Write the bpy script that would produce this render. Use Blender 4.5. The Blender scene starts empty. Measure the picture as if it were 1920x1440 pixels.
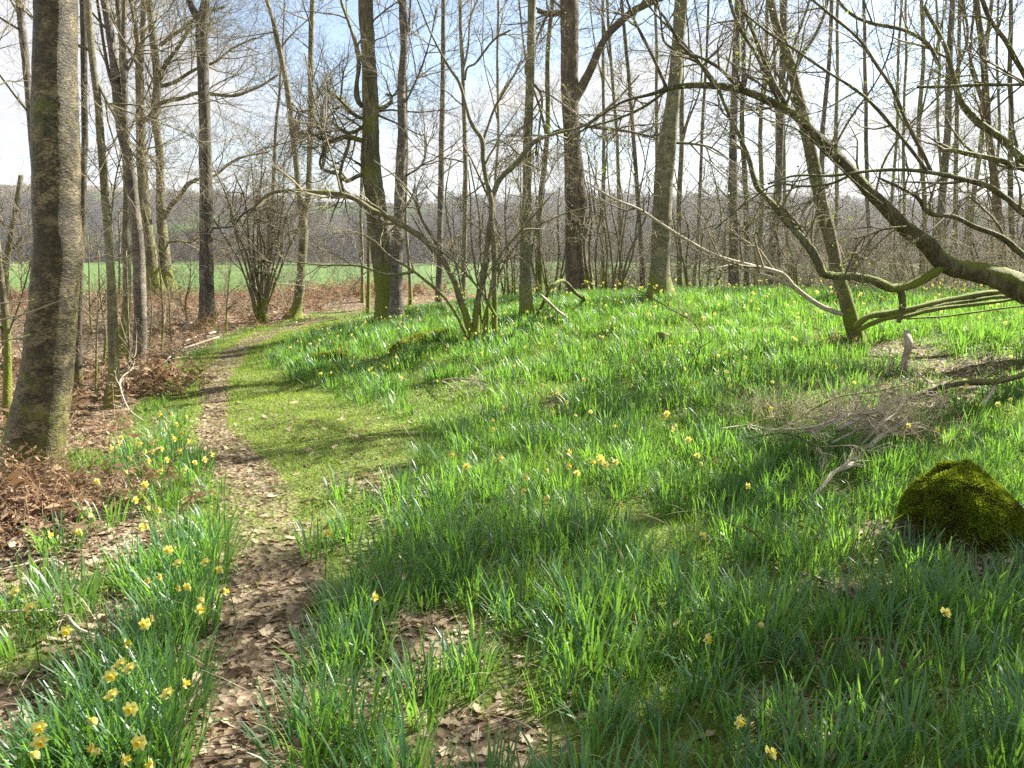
import bpy, math
import numpy as np
from mathutils import Vector

rng = np.random.default_rng(11)
U = rng.uniform
scene = bpy.context.scene
COL = scene.collection
F = 1493.0
EXPO = 2.15
CAMZ = 1.6
PITCH = math.radians(9.5)
CP, SP = math.cos(PITCH), math.sin(PITCH)

# ------------------------------------------------------------------ geometry of the place
def ray(px, py):
    u = (px - 960) / F
    v = (720 - py) / F
    return np.array([u, CP + v * SP, -SP + v * CP])

def at(px, py, Y):
    d = ray(px, py)
    return np.array([d[0] / d[1] * Y, Y, CAMZ + d[2] / d[1] * Y])

def mpp(p):                                   # metres per photo pixel at a point
    return ((p[1]) * CP - (p[2] - CAMZ) * SP) / F

def topx(p):
    d = p[1] * CP - (p[2] - CAMZ) * SP
    v = (p[1] * SP + (p[2] - CAMZ) * CP) / d
    return 960 + F * p[0] / d, 720 - F * v

def sst(a, b, x):
    t = np.clip((x - a) / (b - a), 0, 1)
    return t * t * (3 - 2 * t)

CTRL = [(210, 757, 8.4), (60, 905, 5.4), (260, 716, 9.8), (388, 617, 16.5), (292, 560, 24), (100, 560, 26), (650, 548, 25),
        (500, 560, 25), (390, 900, 5.4), (385, 800, 7.25), (410, 700, 10.4), (450, 650, 13.3), (560, 603, 18), (640, 585, 20),
        (480, 720, 9.55), (620, 692, 9.9), (590, 640, 12.6), (900, 900, 5.2), (1300, 800, 6.3), (1620, 780, 6.6),
        (1240, 645, 9.4), (1612, 658, 8.9), (890, 645, 10.2), (988, 600, 11.5), (735, 606, 14), (1090, 562, 16),
        (1238, 568, 12.8), (1500, 562, 12.9), (1880, 567, 12.6), (1850, 640, 8.8), (1810, 1005, 4.35), (700, 760, 7.9),
        (1500, 1100, 3.75), (900, 1100, 3.72), (760, 700, 9.3), (850, 585, 14.5)]
cp = [at(*c) for c in CTRL]
cp += [np.array(q, float) for q in [(-8, 0, 0), (-3, 0, 0), (0, 0, 0), (4, 0, 0), (9, 0, 0), (-8, 4, .06), (8, 5, .15), (-14, 10, .1),
       (-14, 20, .25), (12, 12, .7), (14, 8, .5), (5, 19, .45), (0, 20, .35), (12, 20, .45), (5, 27, -.2), (14, 28, -.2),
       (-4, 29, .1), (-14, 29, .1)]]
cp = np.array(cp)
def _tps(r):
    return np.where(r > 1e-9, r * r * np.log(np.maximum(r, 1e-9)), 0)
_n = len(cp)
_K = _tps(np.linalg.norm(cp[:, None, :2] - cp[None, :, :2], axis=2)) + np.eye(_n) * 2.0
_Pm = np.c_[np.ones(_n), cp[:, :2]]
_A = np.block([[_K, _Pm], [_Pm.T, np.zeros((3, 3))]])
_w = np.linalg.solve(_A, np.r_[cp[:, 2], 0, 0, 0])

def gz(x, y):
    x = np.asarray(x, float); y = np.asarray(y, float)
    x, y = np.broadcast_arrays(x, y)
    sh = x.shape
    X = np.clip(x.ravel(), -14, 14); Y = np.clip(y.ravel(), 0, 29)
    z = np.zeros(len(X))
    for s in range(0, len(X), 200000):
        a, b = X[s:s + 200000], Y[s:s + 200000]
        r = np.sqrt((a[:, None] - cp[None, :, 0]) ** 2 + (b[:, None] - cp[None, :, 1]) ** 2)
        z[s:s + 200000] = _tps(r) @ _w[:_n] + _w[_n] + a * _w[_n + 1] + b * _w[_n + 2]
    xr, yr = x.ravel(), y.ravel()
    z += .012 * np.sin(xr * 5.1 + 1.3 * np.sin(yr * 3.3)) + .012 * np.sin(yr * 6.3 + 1.1 * np.sin(xr * 4.1 + 2)) + .02 * np.sin(xr * 2.3 + yr * 1.7)
    w = sst(27, 58, yr)
    z = z * (1 - w) + (-4 + .9 * np.sin(xr * .035 + .6) * sst(60, 140, yr) + .7 * np.sin(yr * .021 + 1 + xr * .01)) * w
    return z.reshape(sh)

def hit(px, py, h=0.0):
    d = ray(px, py)
    Y = np.linspace(1.5, 40, 800)
    f = CAMZ + d[2] / d[1] * Y - (gz(d[0] / d[1] * Y, Y) + h)
    k = np.argmax(f < 0)
    if f[k] >= 0: k = 799
    y = Y[k - 1] + (Y[k] - Y[k - 1]) * f[k - 1] / (f[k - 1] - f[k]) if k > 0 else Y[0]
    return np.array([d[0] / d[1] * y, y, CAMZ + d[2] / d[1] * y - h])

# ------------------------------------------------------------------ materials
def mat(name):
    m = bpy.data.materials.new(name); m.use_nodes = True
    nt = m.node_tree
    for n in list(nt.nodes): nt.nodes.remove(n)
    out = nt.nodes.new('ShaderNodeOutputMaterial')
    return m, nt, out

class G:
    def __init__(s, nt): s.nt = nt
    def put(s, sock, v):
        if isinstance(v, bpy.types.NodeSocket): s.nt.links.new(v, sock)
        elif v is not None:
            if sock.type == 'RGBA' and len(v) == 3: v = (*v, 1)
            sock.default_value = v
    def n(s, typ, **kw):
        nd = s.nt.nodes.new('ShaderNode' + typ)
        for k, v in kw.items():
            if k.startswith('_'): setattr(nd, k[1:], v)
            else: s.put(nd.inputs[k.replace('__', ' ')], v)
        return nd
    def noise(s, vec, scale, detail=4, rough=.55, dist=0):
        return s.n('TexNoise', Vector=vec, Scale=scale, Detail=detail, Roughness=rough, Distortion=dist).outputs['Fac']
    def ramp(s, fac, stops):
        nd = s.n('ValToRGB', Fac=fac); cr = nd.color_ramp
        while len(cr.elements) < len(stops): cr.elements.new(.5)
        for e, (p, c) in zip(cr.elements, stops):
            e.position = p
            e.color = (*c, 1) if not isinstance(c, (int, float)) else (c, c, c, 1)
        return nd.outputs['Color']
    def mix(s, fac, a, b):
        nd = s.nt.nodes.new('ShaderNodeMix'); nd.data_type = 'RGBA'
        s.put(nd.inputs[0], fac); s.put(nd.inputs[6], a); s.put(nd.inputs[7], b)
        return nd.outputs[2]
    def m(s, op, a, b=None):
        nd = s.nt.nodes.new('ShaderNodeMath'); nd.operation = op; nd.use_clamp = False
        s.put(nd.inputs[0], a)
        if b is not None: s.put(nd.inputs[1], b)
        return nd.outputs[0]
    def scale(s, vec, sc):
        return s.n('Mapping', Vector=vec, Scale=sc).outputs[0]
    def bump(s, h, st, d):
        return s.n('Bump', Height=h, Strength=st, Distance=d).outputs[0]

def bark(name, dark, mid, pale, moss=(.15, .175, .018), moss_amt=.3, base_moss=.8, kind='plate', rough=.75, sc=1.0, bands=0):
    m, nt, out = mat(name); g = G(nt)
    co = g.n('TexCoord').outputs['Object']
    sep = g.n('SeparateXYZ', Vector=co)
    if kind == 'band':      # smooth bark with horizontal bands and lenticels
        v1 = g.scale(co, (9 * sc, 9 * sc, 12 * sc)); v2 = g.scale(co, (42 * sc, 42 * sc, 95 * sc))
    else:
        v1 = g.scale(co, (9 * sc, 9 * sc, 1.6 * sc)); v2 = g.scale(co, (38 * sc, 38 * sc, 8 * sc))
    a = g.noise(v1, 1.0, 6, .65, .6); b = g.noise(v2, 1.0, 7, .7)
    blot = g.noise(co, 3.6 * sc, 5, .68)
    h = g.m('ADD', g.m('MULTIPLY', a, .55), g.m('MULTIPLY', b, .65))
    c = g.ramp(h, [(.48, dark), (.58, mid), (.69, pale)])
    c = g.mix(g.ramp(blot, [(.42, 0.0), (.62, .85)]), c, g.mix(b, dark, mid))
    if bands:
        bd = g.noise(g.scale(co, (1.3, 1.3, 11)), 1.0, 5, .75, .8)
        c = g.mix(g.ramp(bd, [(.56, 0.0), (.64, bands)]), c, tuple(x * .6 for x in dark))
    geo = g.n('NewGeometry')
    nz = g.n('SeparateXYZ', Vector=geo.outputs['Normal']).outputs['Z']
    mn = g.noise(co, 2.3, 5, .7); mf = g.noise(co, 90, 2)
    f = g.m('ADD', mn, g.m('MULTIPLY', nz, .22))
    hb = g.ramp(g.m('MULTIPLY', sep.outputs['Z'], .85), [(0.0, base_moss * .5), (.45, base_moss * .26), (.9, 0.0)])
    f = g.m('ADD', f, hb)
    lo = .78 - .4 * moss_amt
    f = g.ramp(f, [(lo, 0.0), (lo + .13, 1.0)])
    mc = g.mix(mf, tuple(x * .55 for x in moss), tuple(min(1, x * 1.7) for x in moss))
    c = g.mix(f, c, mc)
    hh = g.m('ADD', h, g.m('MULTIPLY', f, g.m('MULTIPLY', mf, .8)))
    p = g.n('BsdfPrincipled', Base__Color=c, Roughness=rough, Normal=g.bump(hh, .95, .03 if kind != 'band' else .02))
    p.inputs['Specular IOR Level'].default_value = .35
    nt.links.new(p.outputs[0], out.inputs[0])
    return m

def leafmat(name, lo, hi, trans, rough=.45, spec=.5, tf=.45, straw=None):
    m, nt, out = mat(name); g = G(nt)
    geo = g.n('NewGeometry'); r = geo.outputs['Random Per Island']
    c = g.ramp(r, [(0, lo), (.97, hi), (.978, straw), (1, straw)]) if straw else g.mix(r, lo, hi)
    big = g.noise(geo.outputs['Position'], 1.3, 2)
    c = g.mix(g.ramp(big, [(.4, 0.0), (.65, .5)]), c, tuple(x * .72 + y * .5 for x, y in zip(hi, (.03, .02, 0))))
    p = g.n('BsdfPrincipled', Base__Color=c, Roughness=rough)
    p.inputs['Specular IOR Level'].default_value = spec
    tc = g.mix(r, tuple(x * .75 for x in trans), trans)
    t = g.n('BsdfTranslucent', Color=tc)
    mx = g.n('MixShader', Fac=tf)
    nt.links.new(p.outputs[0], mx.inputs[1]); nt.links.new(t.outputs[0], mx.inputs[2])
    nt.links.new(mx.outputs[0], out.inputs[0])
    return m

def plain(name, lo, hi, rough=.8, scale=20, bump=.0, tr=None):
    m, nt, out = mat(name); g = G(nt)
    geo = g.n('NewGeometry')
    co = g.n('TexCoord').outputs['Object']
    f = g.mix(.5, g.noise(co, scale, 5), geo.outputs['Random Per Island'])
    c = g.mix(g.ramp(f, [(.25, 0.0), (.75, 1.0)]), lo, hi)
    p = g.n('BsdfPrincipled', Base__Color=c, Roughness=rough)
    p.inputs['Specular IOR Level'].default_value = .3
    if bump: p.inputs['Normal'].default_value; nt.links.new(g.bump(g.noise(co, scale * 1.5, 6), bump, .03), p.inputs['Normal'])
    if tr:
        t = g.n('BsdfTranslucent', Color=tr); mx = g.n('MixShader', Fac=.4)
        nt.links.new(p.outputs[0], mx.inputs[1]); nt.links.new(t.outputs[0], mx.inputs[2])
        nt.links.new(mx.outputs[0], out.inputs[0])
    else: nt.links.new(p.outputs[0], out.inputs[0])
    return m

M = {}
M['beech'] = bark('beech_bark', (.016, .013, .006), (.065, .052, .023), (.27, .215, .115), bands=.5, moss=(.13, .14, .02), moss_amt=.5, base_moss=.45, kind='band', rough=.5)
M['birch'] = bark('birch_bark', (.035, .028, .02), (.12, .1, .075), (.27, .235, .19), bands=.9, moss_amt=.15, base_moss=.5, kind='band', rough=.6)
M['grey'] = bark('grey_green_bark', (.055, .05, .028), (.17, .155, .085), (.33, .3, .19), moss_amt=.32, base_moss=.7, kind='band')
M['dark'] = bark('dark_bark', (.026, .022, .015), (.08, .068, .045), (.19, .17, .13), moss_amt=.12, base_moss=.7, kind='plate')
M['oak'] = bark('oak_bark', (.042, .031, .021), (.13, .098, .064), (.26, .2, .14), moss_amt=.22, base_moss=.6, kind='plate')
M['mossy'] = bark('mossy_bark', (.042, .038, .02), (.125, .11, .058), (.26, .235, .15), moss_amt=.62, base_moss=1.0, kind='plate')
M['willow'] = bark('willow_bark', (.03, .025, .014), (.095, .078, .043), (.2, .165, .1), moss=(.14, .155, .018), moss_amt=.6, base_moss=0, kind='plate', sc=1.3)
M['hazel'] = bark('hazel_bark', (.06, .052, .03), (.165, .148, .08), (.3, .27, .17), moss_amt=.42, base_moss=.7, kind='band', sc=2)
M['twig'] = plain('twig_bark', (.09, .077, .042), (.24, .205, .122), scale=6)
M['twig_pale'] = plain('pale_twig_bark', (.13, .112, .065), (.33, .285, .19), scale=6)
M['twig_dead'] = plain('bleached_twig', (.3, .24, .13), (.66, .56, .36), scale=6)
M['deadwood'] = plain('dead_wood', (.2, .165, .115), (.6, .52, .4), scale=14, bump=.5)
M['bud'] = leafmat('bud_leaf', (.10, .17, .02), (.2, .3, .04), (.3, .45, .05))
M['daff'] = leafmat('daffodil_leaf', (.03, .098, .045), (.068, .175, .068), (.27, .54, .05), rough=.42, spec=.75, tf=.40, straw=(.3, .26, .1))
M['grass'] = leafmat('grass_blade', (.055, .135, .014), (.13, .23, .026), (.29, .5, .045), rough=.45, spec=.4, tf=.42, straw=(.32, .27, .13))
M['turf'] = leafmat('short_turf', (.10, .18, .018), (.22, .3, .035), (.38, .54, .05), rough=.6, spec=.25, tf=.4, straw=(.34, .27, .14))
M['petal'] = leafmat('daffodil_petal', (.74, .68, .17), (.8, .75, .3), (.8, .74, .2), rough=.6, spec=.2, tf=.45)
M['trumpet'] = leafmat('daffodil_trumpet', (.76, .6, .04), (.8, .66, .07), (.8, .66, .05), rough=.6, spec=.2, tf=.4)
M['litter'] = plain('fallen_leaf', (.13, .085, .045), (.56, .46, .31), scale=8, tr=(.25, .16, .08))
M['bracken'] = plain('dead_bracken', (.09, .05, .028), (.40, .27, .165), scale=8, tr=(.2, .115, .055))
M['straw'] = plain('dry_grass', (.36, .3, .18), (.6, .52, .35), scale=8, tr=(.45, .38, .22))
M['moss'] = leafmat('moss_tuft', (.05, .075, .006), (.16, .22, .012), (.28, .38, .018), rough=.8, spec=.1)
def mossmat(name):
    m, nt, out = mat(name); g = G(nt); geo = g.n('NewGeometry'); pos = geo.outputs['Position']
    c = g.mix(geo.outputs['Random Per Island'], (.085, .13, .009), (.23, .31, .018))
    c = g.mix(g.ramp(g.noise(pos, 9, 4, .6), [(.45, 0.0), (.62, .8)]), c, (.075, .06, .018))
    c = g.mix(g.ramp(g.noise(pos, 17, 3), [(.52, 0.0), (.66, .7)]), c, (.2, .2, .02))
    p = g.n('BsdfPrincipled', Base__Color=c, Roughness=.85); p.inputs['Specular IOR Level'].default_value = .1
    t = g.n('BsdfTranslucent', Color=g.mix(.5, c, (.3, .38, .02))); mx = g.n('MixShader', Fac=.35)
    nt.links.new(p.outputs[0], mx.inputs[1]); nt.links.new(t.outputs[0], mx.inputs[2]); nt.links.new(mx.outputs[0], out.inputs[0]); return m
M['rock'] = plain('boulder_rock', (.03, .027, .018), (.13, .115, .075), scale=22, bump=.9)
M['moss'] = mossmat('moss_cushion')
M['mosslog'] = bark('moss_log', (.03, .025, .015), (.08, .07, .03), (.14, .12, .05), moss=(.13, .15, .015), moss_amt=1.0, base_moss=.4, kind='plate', sc=2)
M['shade_ivy'] = leafmat('shade_ivy_leaf', (.02, .05, .012), (.05, .1, .02), (.1, .2, .02))  # for the unseen leaf cover added to cast shade

# ------------------------------------------------------------------ mesh building
class MB:
    def __init__(s): s.V = []; s.Q = []; s.T = []; s.nv = 0
    def add(s, v, q=None, t=None):
        v = np.asarray(v, np.float32).reshape(-1, 3)
        if q is not None and len(q): s.Q.append(np.asarray(q, np.int64).reshape(-1, 4) + s.nv)
        if t is not None and len(t): s.T.append(np.asarray(t, np.int64).reshape(-1, 3) + s.nv)
        s.V.append(v); s.nv += len(v)
    def mesh(s, name, m, origin=(0, 0, 0), smooth=True):
        V = np.concatenate(s.V) - np.asarray(origin, np.float32)
        Q = np.concatenate(s.Q) if s.Q else np.zeros((0, 4), np.int64)
        T = np.concatenate(s.T) if s.T else np.zeros((0, 3), np.int64)
        me = bpy.data.meshes.new(name)
        me.vertices.add(len(V)); me.vertices.foreach_set('co', V.ravel().astype(np.float32))
        li = np.r_[Q.ravel(), T.ravel()].astype(np.int32)
        me.loops.add(len(li)); me.loops.foreach_set('vertex_index', li)
        npol = len(Q) + len(T)
        me.polygons.add(npol)
        st = np.r_[np.arange(len(Q)) * 4, len(Q) * 4 + np.arange(len(T)) * 3].astype(np.int32)
        me.polygons.foreach_set('loop_start', st)
        if smooth: me.polygons.foreach_set('use_smooth', np.ones(npol, bool))
        me.update(calc_edges=True)
        me.materials.append(m)
        return me
    def build(s, name, m, parent=None, origin=(0, 0, 0), smooth=True):
        o = bpy.data.objects.new(name, s.mesh(name, m, origin, smooth))
        COL.objects.link(o)
        if parent is not None: o.parent = parent
        return o

def link(name, me, parent=None, loc=(0, 0, 0), rz=0, sc=1.0):
    o = bpy.data.objects.new(name, me); COL.objects.link(o)
    if parent is not None: o.parent = parent
    o.location = loc; o.rotation_euler = (0, 0, rz); o.scale = (sc, sc, sc)
    return o

def tag(o, label, cat, group=None, kind=None):
    o['label'] = label; o['category'] = cat
    if group: o['group'] = group
    if kind: o['kind'] = kind
    return o

def thing(name, loc, label, cat, group=None, rz=0, sc=1.0):
    o = bpy.data.objects.new(name, None); o.empty_display_size = .1; COL.objects.link(o)
    o.location = loc; o.rotation_euler = (0, 0, rz); o.scale = (sc, sc, sc)
    return tag(o, label, cat, group)

def unit(v): return v / np.maximum(np.linalg.norm(v, axis=-1, keepdims=True), 1e-9)

def tubes(mb, P, R, sides=4):                       # P [B,n,3], R [B,n]
    B, n = R.shape
    T = unit(np.gradient(P, axis=1))
    mt = unit(P[:, -1] - P[:, 0] + 1e-6)
    ref = np.where(np.abs(mt[:, 2:3]) > .8, np.array([[1., 0, 0]]), np.array([[0, 0, 1.]]))[:, None, :]
    a = unit(np.cross(T, ref)); b = np.cross(T, a)
    th = np.arange(sides) * 2 * np.pi / sides
    ring = a[:, :, None, :] * np.cos(th)[None, None, :, None] + b[:, :, None, :] * np.sin(th)[None, None, :, None]
    V = P[:, :, None, :] + ring * R[:, :, None, None]
    idx = np.arange(B * n * sides).reshape(B, n, sides)
    i0 = idx[:, :-1]; i1 = idx[:, 1:]
    q = np.stack([i0, np.roll(i0, -1, 2), np.roll(i1, -1, 2), i1], -1)
    mb.add(V, q.reshape(-1, 4)[:, ::-1] if False else q.reshape(-1, 4))

def catmull(P, n):
    P = np.asarray(P, float)
    d = np.r_[0, np.cumsum(np.linalg.norm(np.diff(P[:, :3], axis=0), axis=1))]
    s = np.linspace(0, d[-1], n)
    # cubic Hermite with finite-difference tangents
    m = np.gradient(P, d, axis=0)
    k = np.clip(np.searchsorted(d, s, side='right') - 1, 0, len(d) - 2)
    h = (d[k + 1] - d[k]); t = ((s - d[k]) / h)[:, None]; h = h[:, None]
    return ((2 * t**3 - 3 * t**2 + 1) * P[k] + (t**3 - 2 * t**2 + t) * h * m[k] + (-2 * t**3 + 3 * t**2) * P[k + 1] + (t**3 - t**2) * h * m[k + 1])

def limb(mb, pts, rad, sides=12, lump=.06, flare=0.0, cap=True, fh=.25, lobes=5):
    """one woody tube with uneven girth; flare spreads its base into root lobes"""
    n = len(pts); T = unit(np.gradient(pts, axis=0))
    a = np.zeros((n, 3)); ref = np.array([1., .2, .1]) if abs(T[0][2]) > .6 else np.array([.1, .2, 1.])
    for i in range(n):
        a[i] = ref - T[i] * np.dot(ref, T[i]); a[i] /= np.linalg.norm(a[i]); ref = a[i]
    b = np.cross(T, a)
    th = np.arange(sides) * 2 * np.pi / sides
    L = np.r_[0, np.cumsum(np.linalg.norm(np.diff(pts, axis=0), axis=1))]
    ph = U(0, 6.28, 8)
    s = L[:, None]; w = np.ones((n, sides)); r0 = rad.mean()
    k = 1 / max(r0 * 6, .05)
    w += lump * (np.sin(th * 2 + ph[0] + s * k * 1.1) * .6 + np.sin(th * 3 + ph[1] - s * k * 1.7) * .5 + np.sin(s * k * 3.1 + ph[2]) * .5
                 + np.sin(th * 5 + ph[3] + s * k * 2.3) * .3 + np.sin(s * k * 7.3 + th + ph[4]) * .35)
    w += lump * .35 * rng.standard_normal((n, sides))
    if flare: w += flare * np.exp(-s / fh) * (.55 + .45 * np.cos(lobes * th + ph[5]) + .3 * np.cos(3 * th + ph[6]))
    V = pts[:, None] + (a[:, None] * np.cos(th)[None, :, None] + b[:, None] * np.sin(th)[None, :, None]) * (rad[:, None] * w)[:, :, None]
    idx = np.arange(n * sides).reshape(n, sides)
    q = np.stack([idx[:-1], np.roll(idx[:-1], -1, 1), np.roll(idx[1:], -1, 1), idx[1:]], -1).reshape(-1, 4)
    V = V.reshape(-1, 3); t = None
    if cap:
        V = np.r_[V, pts[-1:], pts[:1]]
        c = n * sides
        t = np.r_[np.stack([idx[-1], np.roll(idx[-1], -1), np.full(sides, c)], -1), np.stack([np.roll(idx[0], -1), idx[0], np.full(sides, c + 1)], -1)]
    mb.add(V, q, t)

def trace(pl, Y, up=0.0, spacing=.09, drop=.0, dy=None):
    """photo trace (px, py, width) along a vertical plane at distance Y -> points, radii; up = metres to grow on"""
    P = []
    for i, q in enumerate(pl):
        yy = Y + (q[3] if len(q) > 3 else 0) + (dy[i] if dy is not None else 0)
        p = at(q[0], q[1], yy)
        P.append([*p, q[2] * .5 * mpp(p) / math.sqrt(1 + ((q[0] - 960) / F) ** 2 * (1 if abs(q[0] - 960) < 1100 else .9))])
    if drop: P.insert(0, [P[0][0], P[0][1], P[0][2] - drop, P[0][3] * 1.05])
    P = np.array(P)
    if up > 0:
        d = P[-1, :3] - P[max(-3, -len(P)), :3]; d[1] *= .3; d = d / np.linalg.norm(d); d = unit(d * .5 + np.array([0, 0, .7]))
        k = max(3, int(up / 1.2)); r = P[-1, 3]
        ext = []; c = P[-1, :3].copy()
        for i in range(k):
            d = unit(d + U(-.08, .08, 3) * np.array([1, 1, .3])); c = c + d * up / k
            ext.append([*c, max(.012, r * (1 - .85 * (i + 1) / k))])
        P = np.r_[P, ext]
    Lt = np.linalg.norm(np.diff(P[:, :3], axis=0), axis=1).sum()
    Q = catmull(P, max(6, int(Lt / spacing)))
    n = len(Q); kk = max(2, n // 5)                    # small angular kinks, as living wood has
    J = np.stack([np.interp(np.arange(n), np.linspace(0, n - 1, kk), rng.normal(0, 1, kk)) for _ in range(3)], 1)
    Q[:, :3] += J * (np.minimum(Q[:, 3], .03) * .38 * np.sqrt(.03 / np.maximum(Q[:, 3], .03)) ** 2.5 * sst(0, 6, np.arange(n)))[:, None]
    return Q[:, :3], np.maximum(Q[:, 3], .0015)

def resamp(pts, rad, n):
    s = np.linspace(0, len(pts) - 1, n); i = np.clip(s.astype(int), 0, len(pts) - 2); t = (s - i)
    return pts[i] * (1 - t[:, None]) + pts[i + 1] * t[:, None], rad[i] * (1 - t) + rad[i + 1] * t

def grow(P, R, k, t0, t1, L, ang, npts, up, wob, rr, rmax, rtip=.0008, lfall=.5, zlim=None):
    B, n, _ = P.shape
    t = U(t0, t1, (B, k)); f = t * (n - 1); i = np.clip(f.astype(int), 0, n - 2); w = (f - i)[..., None]
    bi = np.arange(B)[:, None]
    pos = P[bi, i] * (1 - w) + P[bi, i + 1] * w
    tan = unit(P[bi, i + 1] - P[bi, i])
    r = R[bi, i] * (1 - w[..., 0]) + R[bi, i + 1] * w[..., 0]
    rnd = rng.standard_normal((B, k, 3)); per = unit(rnd - tan * (rnd * tan).sum(-1, keepdims=True))
    a = ang * U(.6, 1.3, (B, k, 1))
    d = unit(tan * np.cos(a) + per * np.sin(a))
    Ln = L * U(.5, 1.25, (B, k)) * (1 - lfall * (t - t0) / max(t1 - t0, 1e-6))
    pos = pos.reshape(-1, 3); d = d.reshape(-1, 3); Ln = Ln.reshape(-1); r = r.reshape(-1)
    if zlim is not None:
        ok = pos[:, 2] < zlim; pos, d, Ln, r = pos[ok], d[ok], Ln[ok], r[ok]
    N = len(pos); out = np.zeros((N, npts, 3)); out[:, 0] = pos
    for j in range(1, npts):
        d = unit(d + rng.standard_normal((N, 3)) * wob + np.array([0, 0, up]))
        out[:, j] = out[:, j - 1] + d * (Ln / (npts - 1))[:, None]
    rb = np.minimum(r * rr, rmax * U(.7, 1.2, N))
    s = np.linspace(0, 1, npts)[None]
    rad = rb[:, None] * (1 - s) ** .8 + rtip
    return out, rad

def twigs(mb, P, R, spec, buds=None, bud_n=0, bsize=.016):
    """spec rows: children per parent, t0, t1, length, angle, up, wobble, max radius, sides"""
    last = None
    for (k, t0, t1, L, ang, up, wob, rmax, sides, npts) in spec:
        P, R = grow(P, R, k, t0, t1, L, ang, npts, up, wob, .62, rmax)
        if len(P) == 0: break
        tubes(mb, P, R, sides)
    if buds is not None and len(P) and bud_n:
        leaflets(buds, P, bud_n, bsize)

def leaflets(mb, P, n, size=.016):
    B = len(P); sel = rng.integers(0, B, n); j = rng.integers(1, P.shape[1], n)
    c = P[sel, j]
    d = unit(rng.standard_normal((n, 3)) + [0, 0, .4]); s = unit(np.cross(d, rng.standard_normal((n, 3))))
    L = (size * U(.6, 1.6, n))[:, None]
    V = np.stack([c, c + d * L * .5 + s * L * .28, c + d * L, c + d * L * .5 - s * L * .28], 1)
    mb.add(V, np.arange(n * 4).reshape(n, 4))

def blades(mb, base, L, W, az, lean, curve, rows=4, tip=.15, fold=None):
    """strap leaves: base [N,3]; lean = outward tilt at the foot, curve = extra tilt at the tip"""
    N = len(base)
    h = np.stack([np.cos(az), np.sin(az), np.zeros(N)], 1)
    side = np.stack([-np.sin(az), np.cos(az), np.zeros(N)], 1)
    tw = U(-.6, .6, N)
    c = base.copy(); prev = 0; VS = []
    for j in range(rows):
        s = j / (rows - 1)
        if j:
            a = lean + curve * s * s
            c = c + (h * np.sin(a)[:, None] + np.array([0, 0, 1.]) * np.cos(a)[:, None]) * (L / (rows - 1))[:, None]
        w = W * (.75 + .25 * min(1, s * 3)) * (1 - (1 - tip) * max(0, (s - .55) / .45) ** 1.6)
        sd = side * np.cos(tw * s)[:, None] + h * np.sin(tw * s)[:, None]
        VS += [c - sd * (w * .5)[:, None], c + sd * (w * .5)[:, None]]
    V = np.stack(VS, 1)                               # N, rows*2, 3
    o = (np.arange(N) * rows * 2)[:, None, None]
    q = np.array([[2 * j, 2 * j + 1, 2 * j + 3, 2 * j + 2] for j in range(rows - 1)])[None]
    mb.add(V, (o + q).reshape(-1, 4))

# ------------------------------------------------------------------ where things lie on the ground
def curve_xy(pix):
    p = np.array([hit(*q) for q in pix])
    return p[np.argsort(p[:, 1])]
_pc = curve_xy([(430, 1435), (490, 1200), (510, 1020), (470, 900), (395, 800), (405, 710), (440, 660), (500, 625), (590, 600), (660, 588)])
_pc = np.r_[[[_pc[0, 0] - .05, -3, 0]], _pc]
_pr = curve_xy([(565, 1435), (575, 1200), (600, 1020), (680, 930), (800, 850), (690, 790), (540, 728), (470, 690), (500, 655), (560, 635), (640, 612)])
_pr = np.r_[[[_pr[0, 0], -3, 0]], _pr]
def path_x(y): return np.interp(y, _pc[:, 1], _pc[:, 0])
def right_x(y): return np.interp(y, _pr[:, 1], _pr[:, 0])
def path_hw(y): return np.interp(y, [0, 2.3, 5, 7.5, 10, 14, 18], [.27, .28, .27, .14, .2, .3, .4])

def vnoise(x, y, s, seed=0):
    r = np.random.default_rng(seed); tab = r.random((64, 64))
    X = np.asarray(x) * s + 100; Y = np.asarray(y) * s + 100
    i = np.floor(X).astype(int); j = np.floor(Y).astype(int); fx = X - i; fy = Y - j
    fx = fx * fx * (3 - 2 * fx); fy = fy * fy * (3 - 2 * fy)
    g = lambda a, b: tab[a % 64, b % 64]
    return (g(i, j) * (1 - fx) + g(i + 1, j) * fx) * (1 - fy) + (g(i, j + 1) * (1 - fx) + g(i + 1, j + 1) * fx) * fy
def fbm(x, y, s, seed=0): return vnoise(x, y, s, seed) * .6 + vnoise(x, y, s * 2.3, seed + 1) * .3 + vnoise(x, y, s * 5.1, seed + 2) * .2

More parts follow.
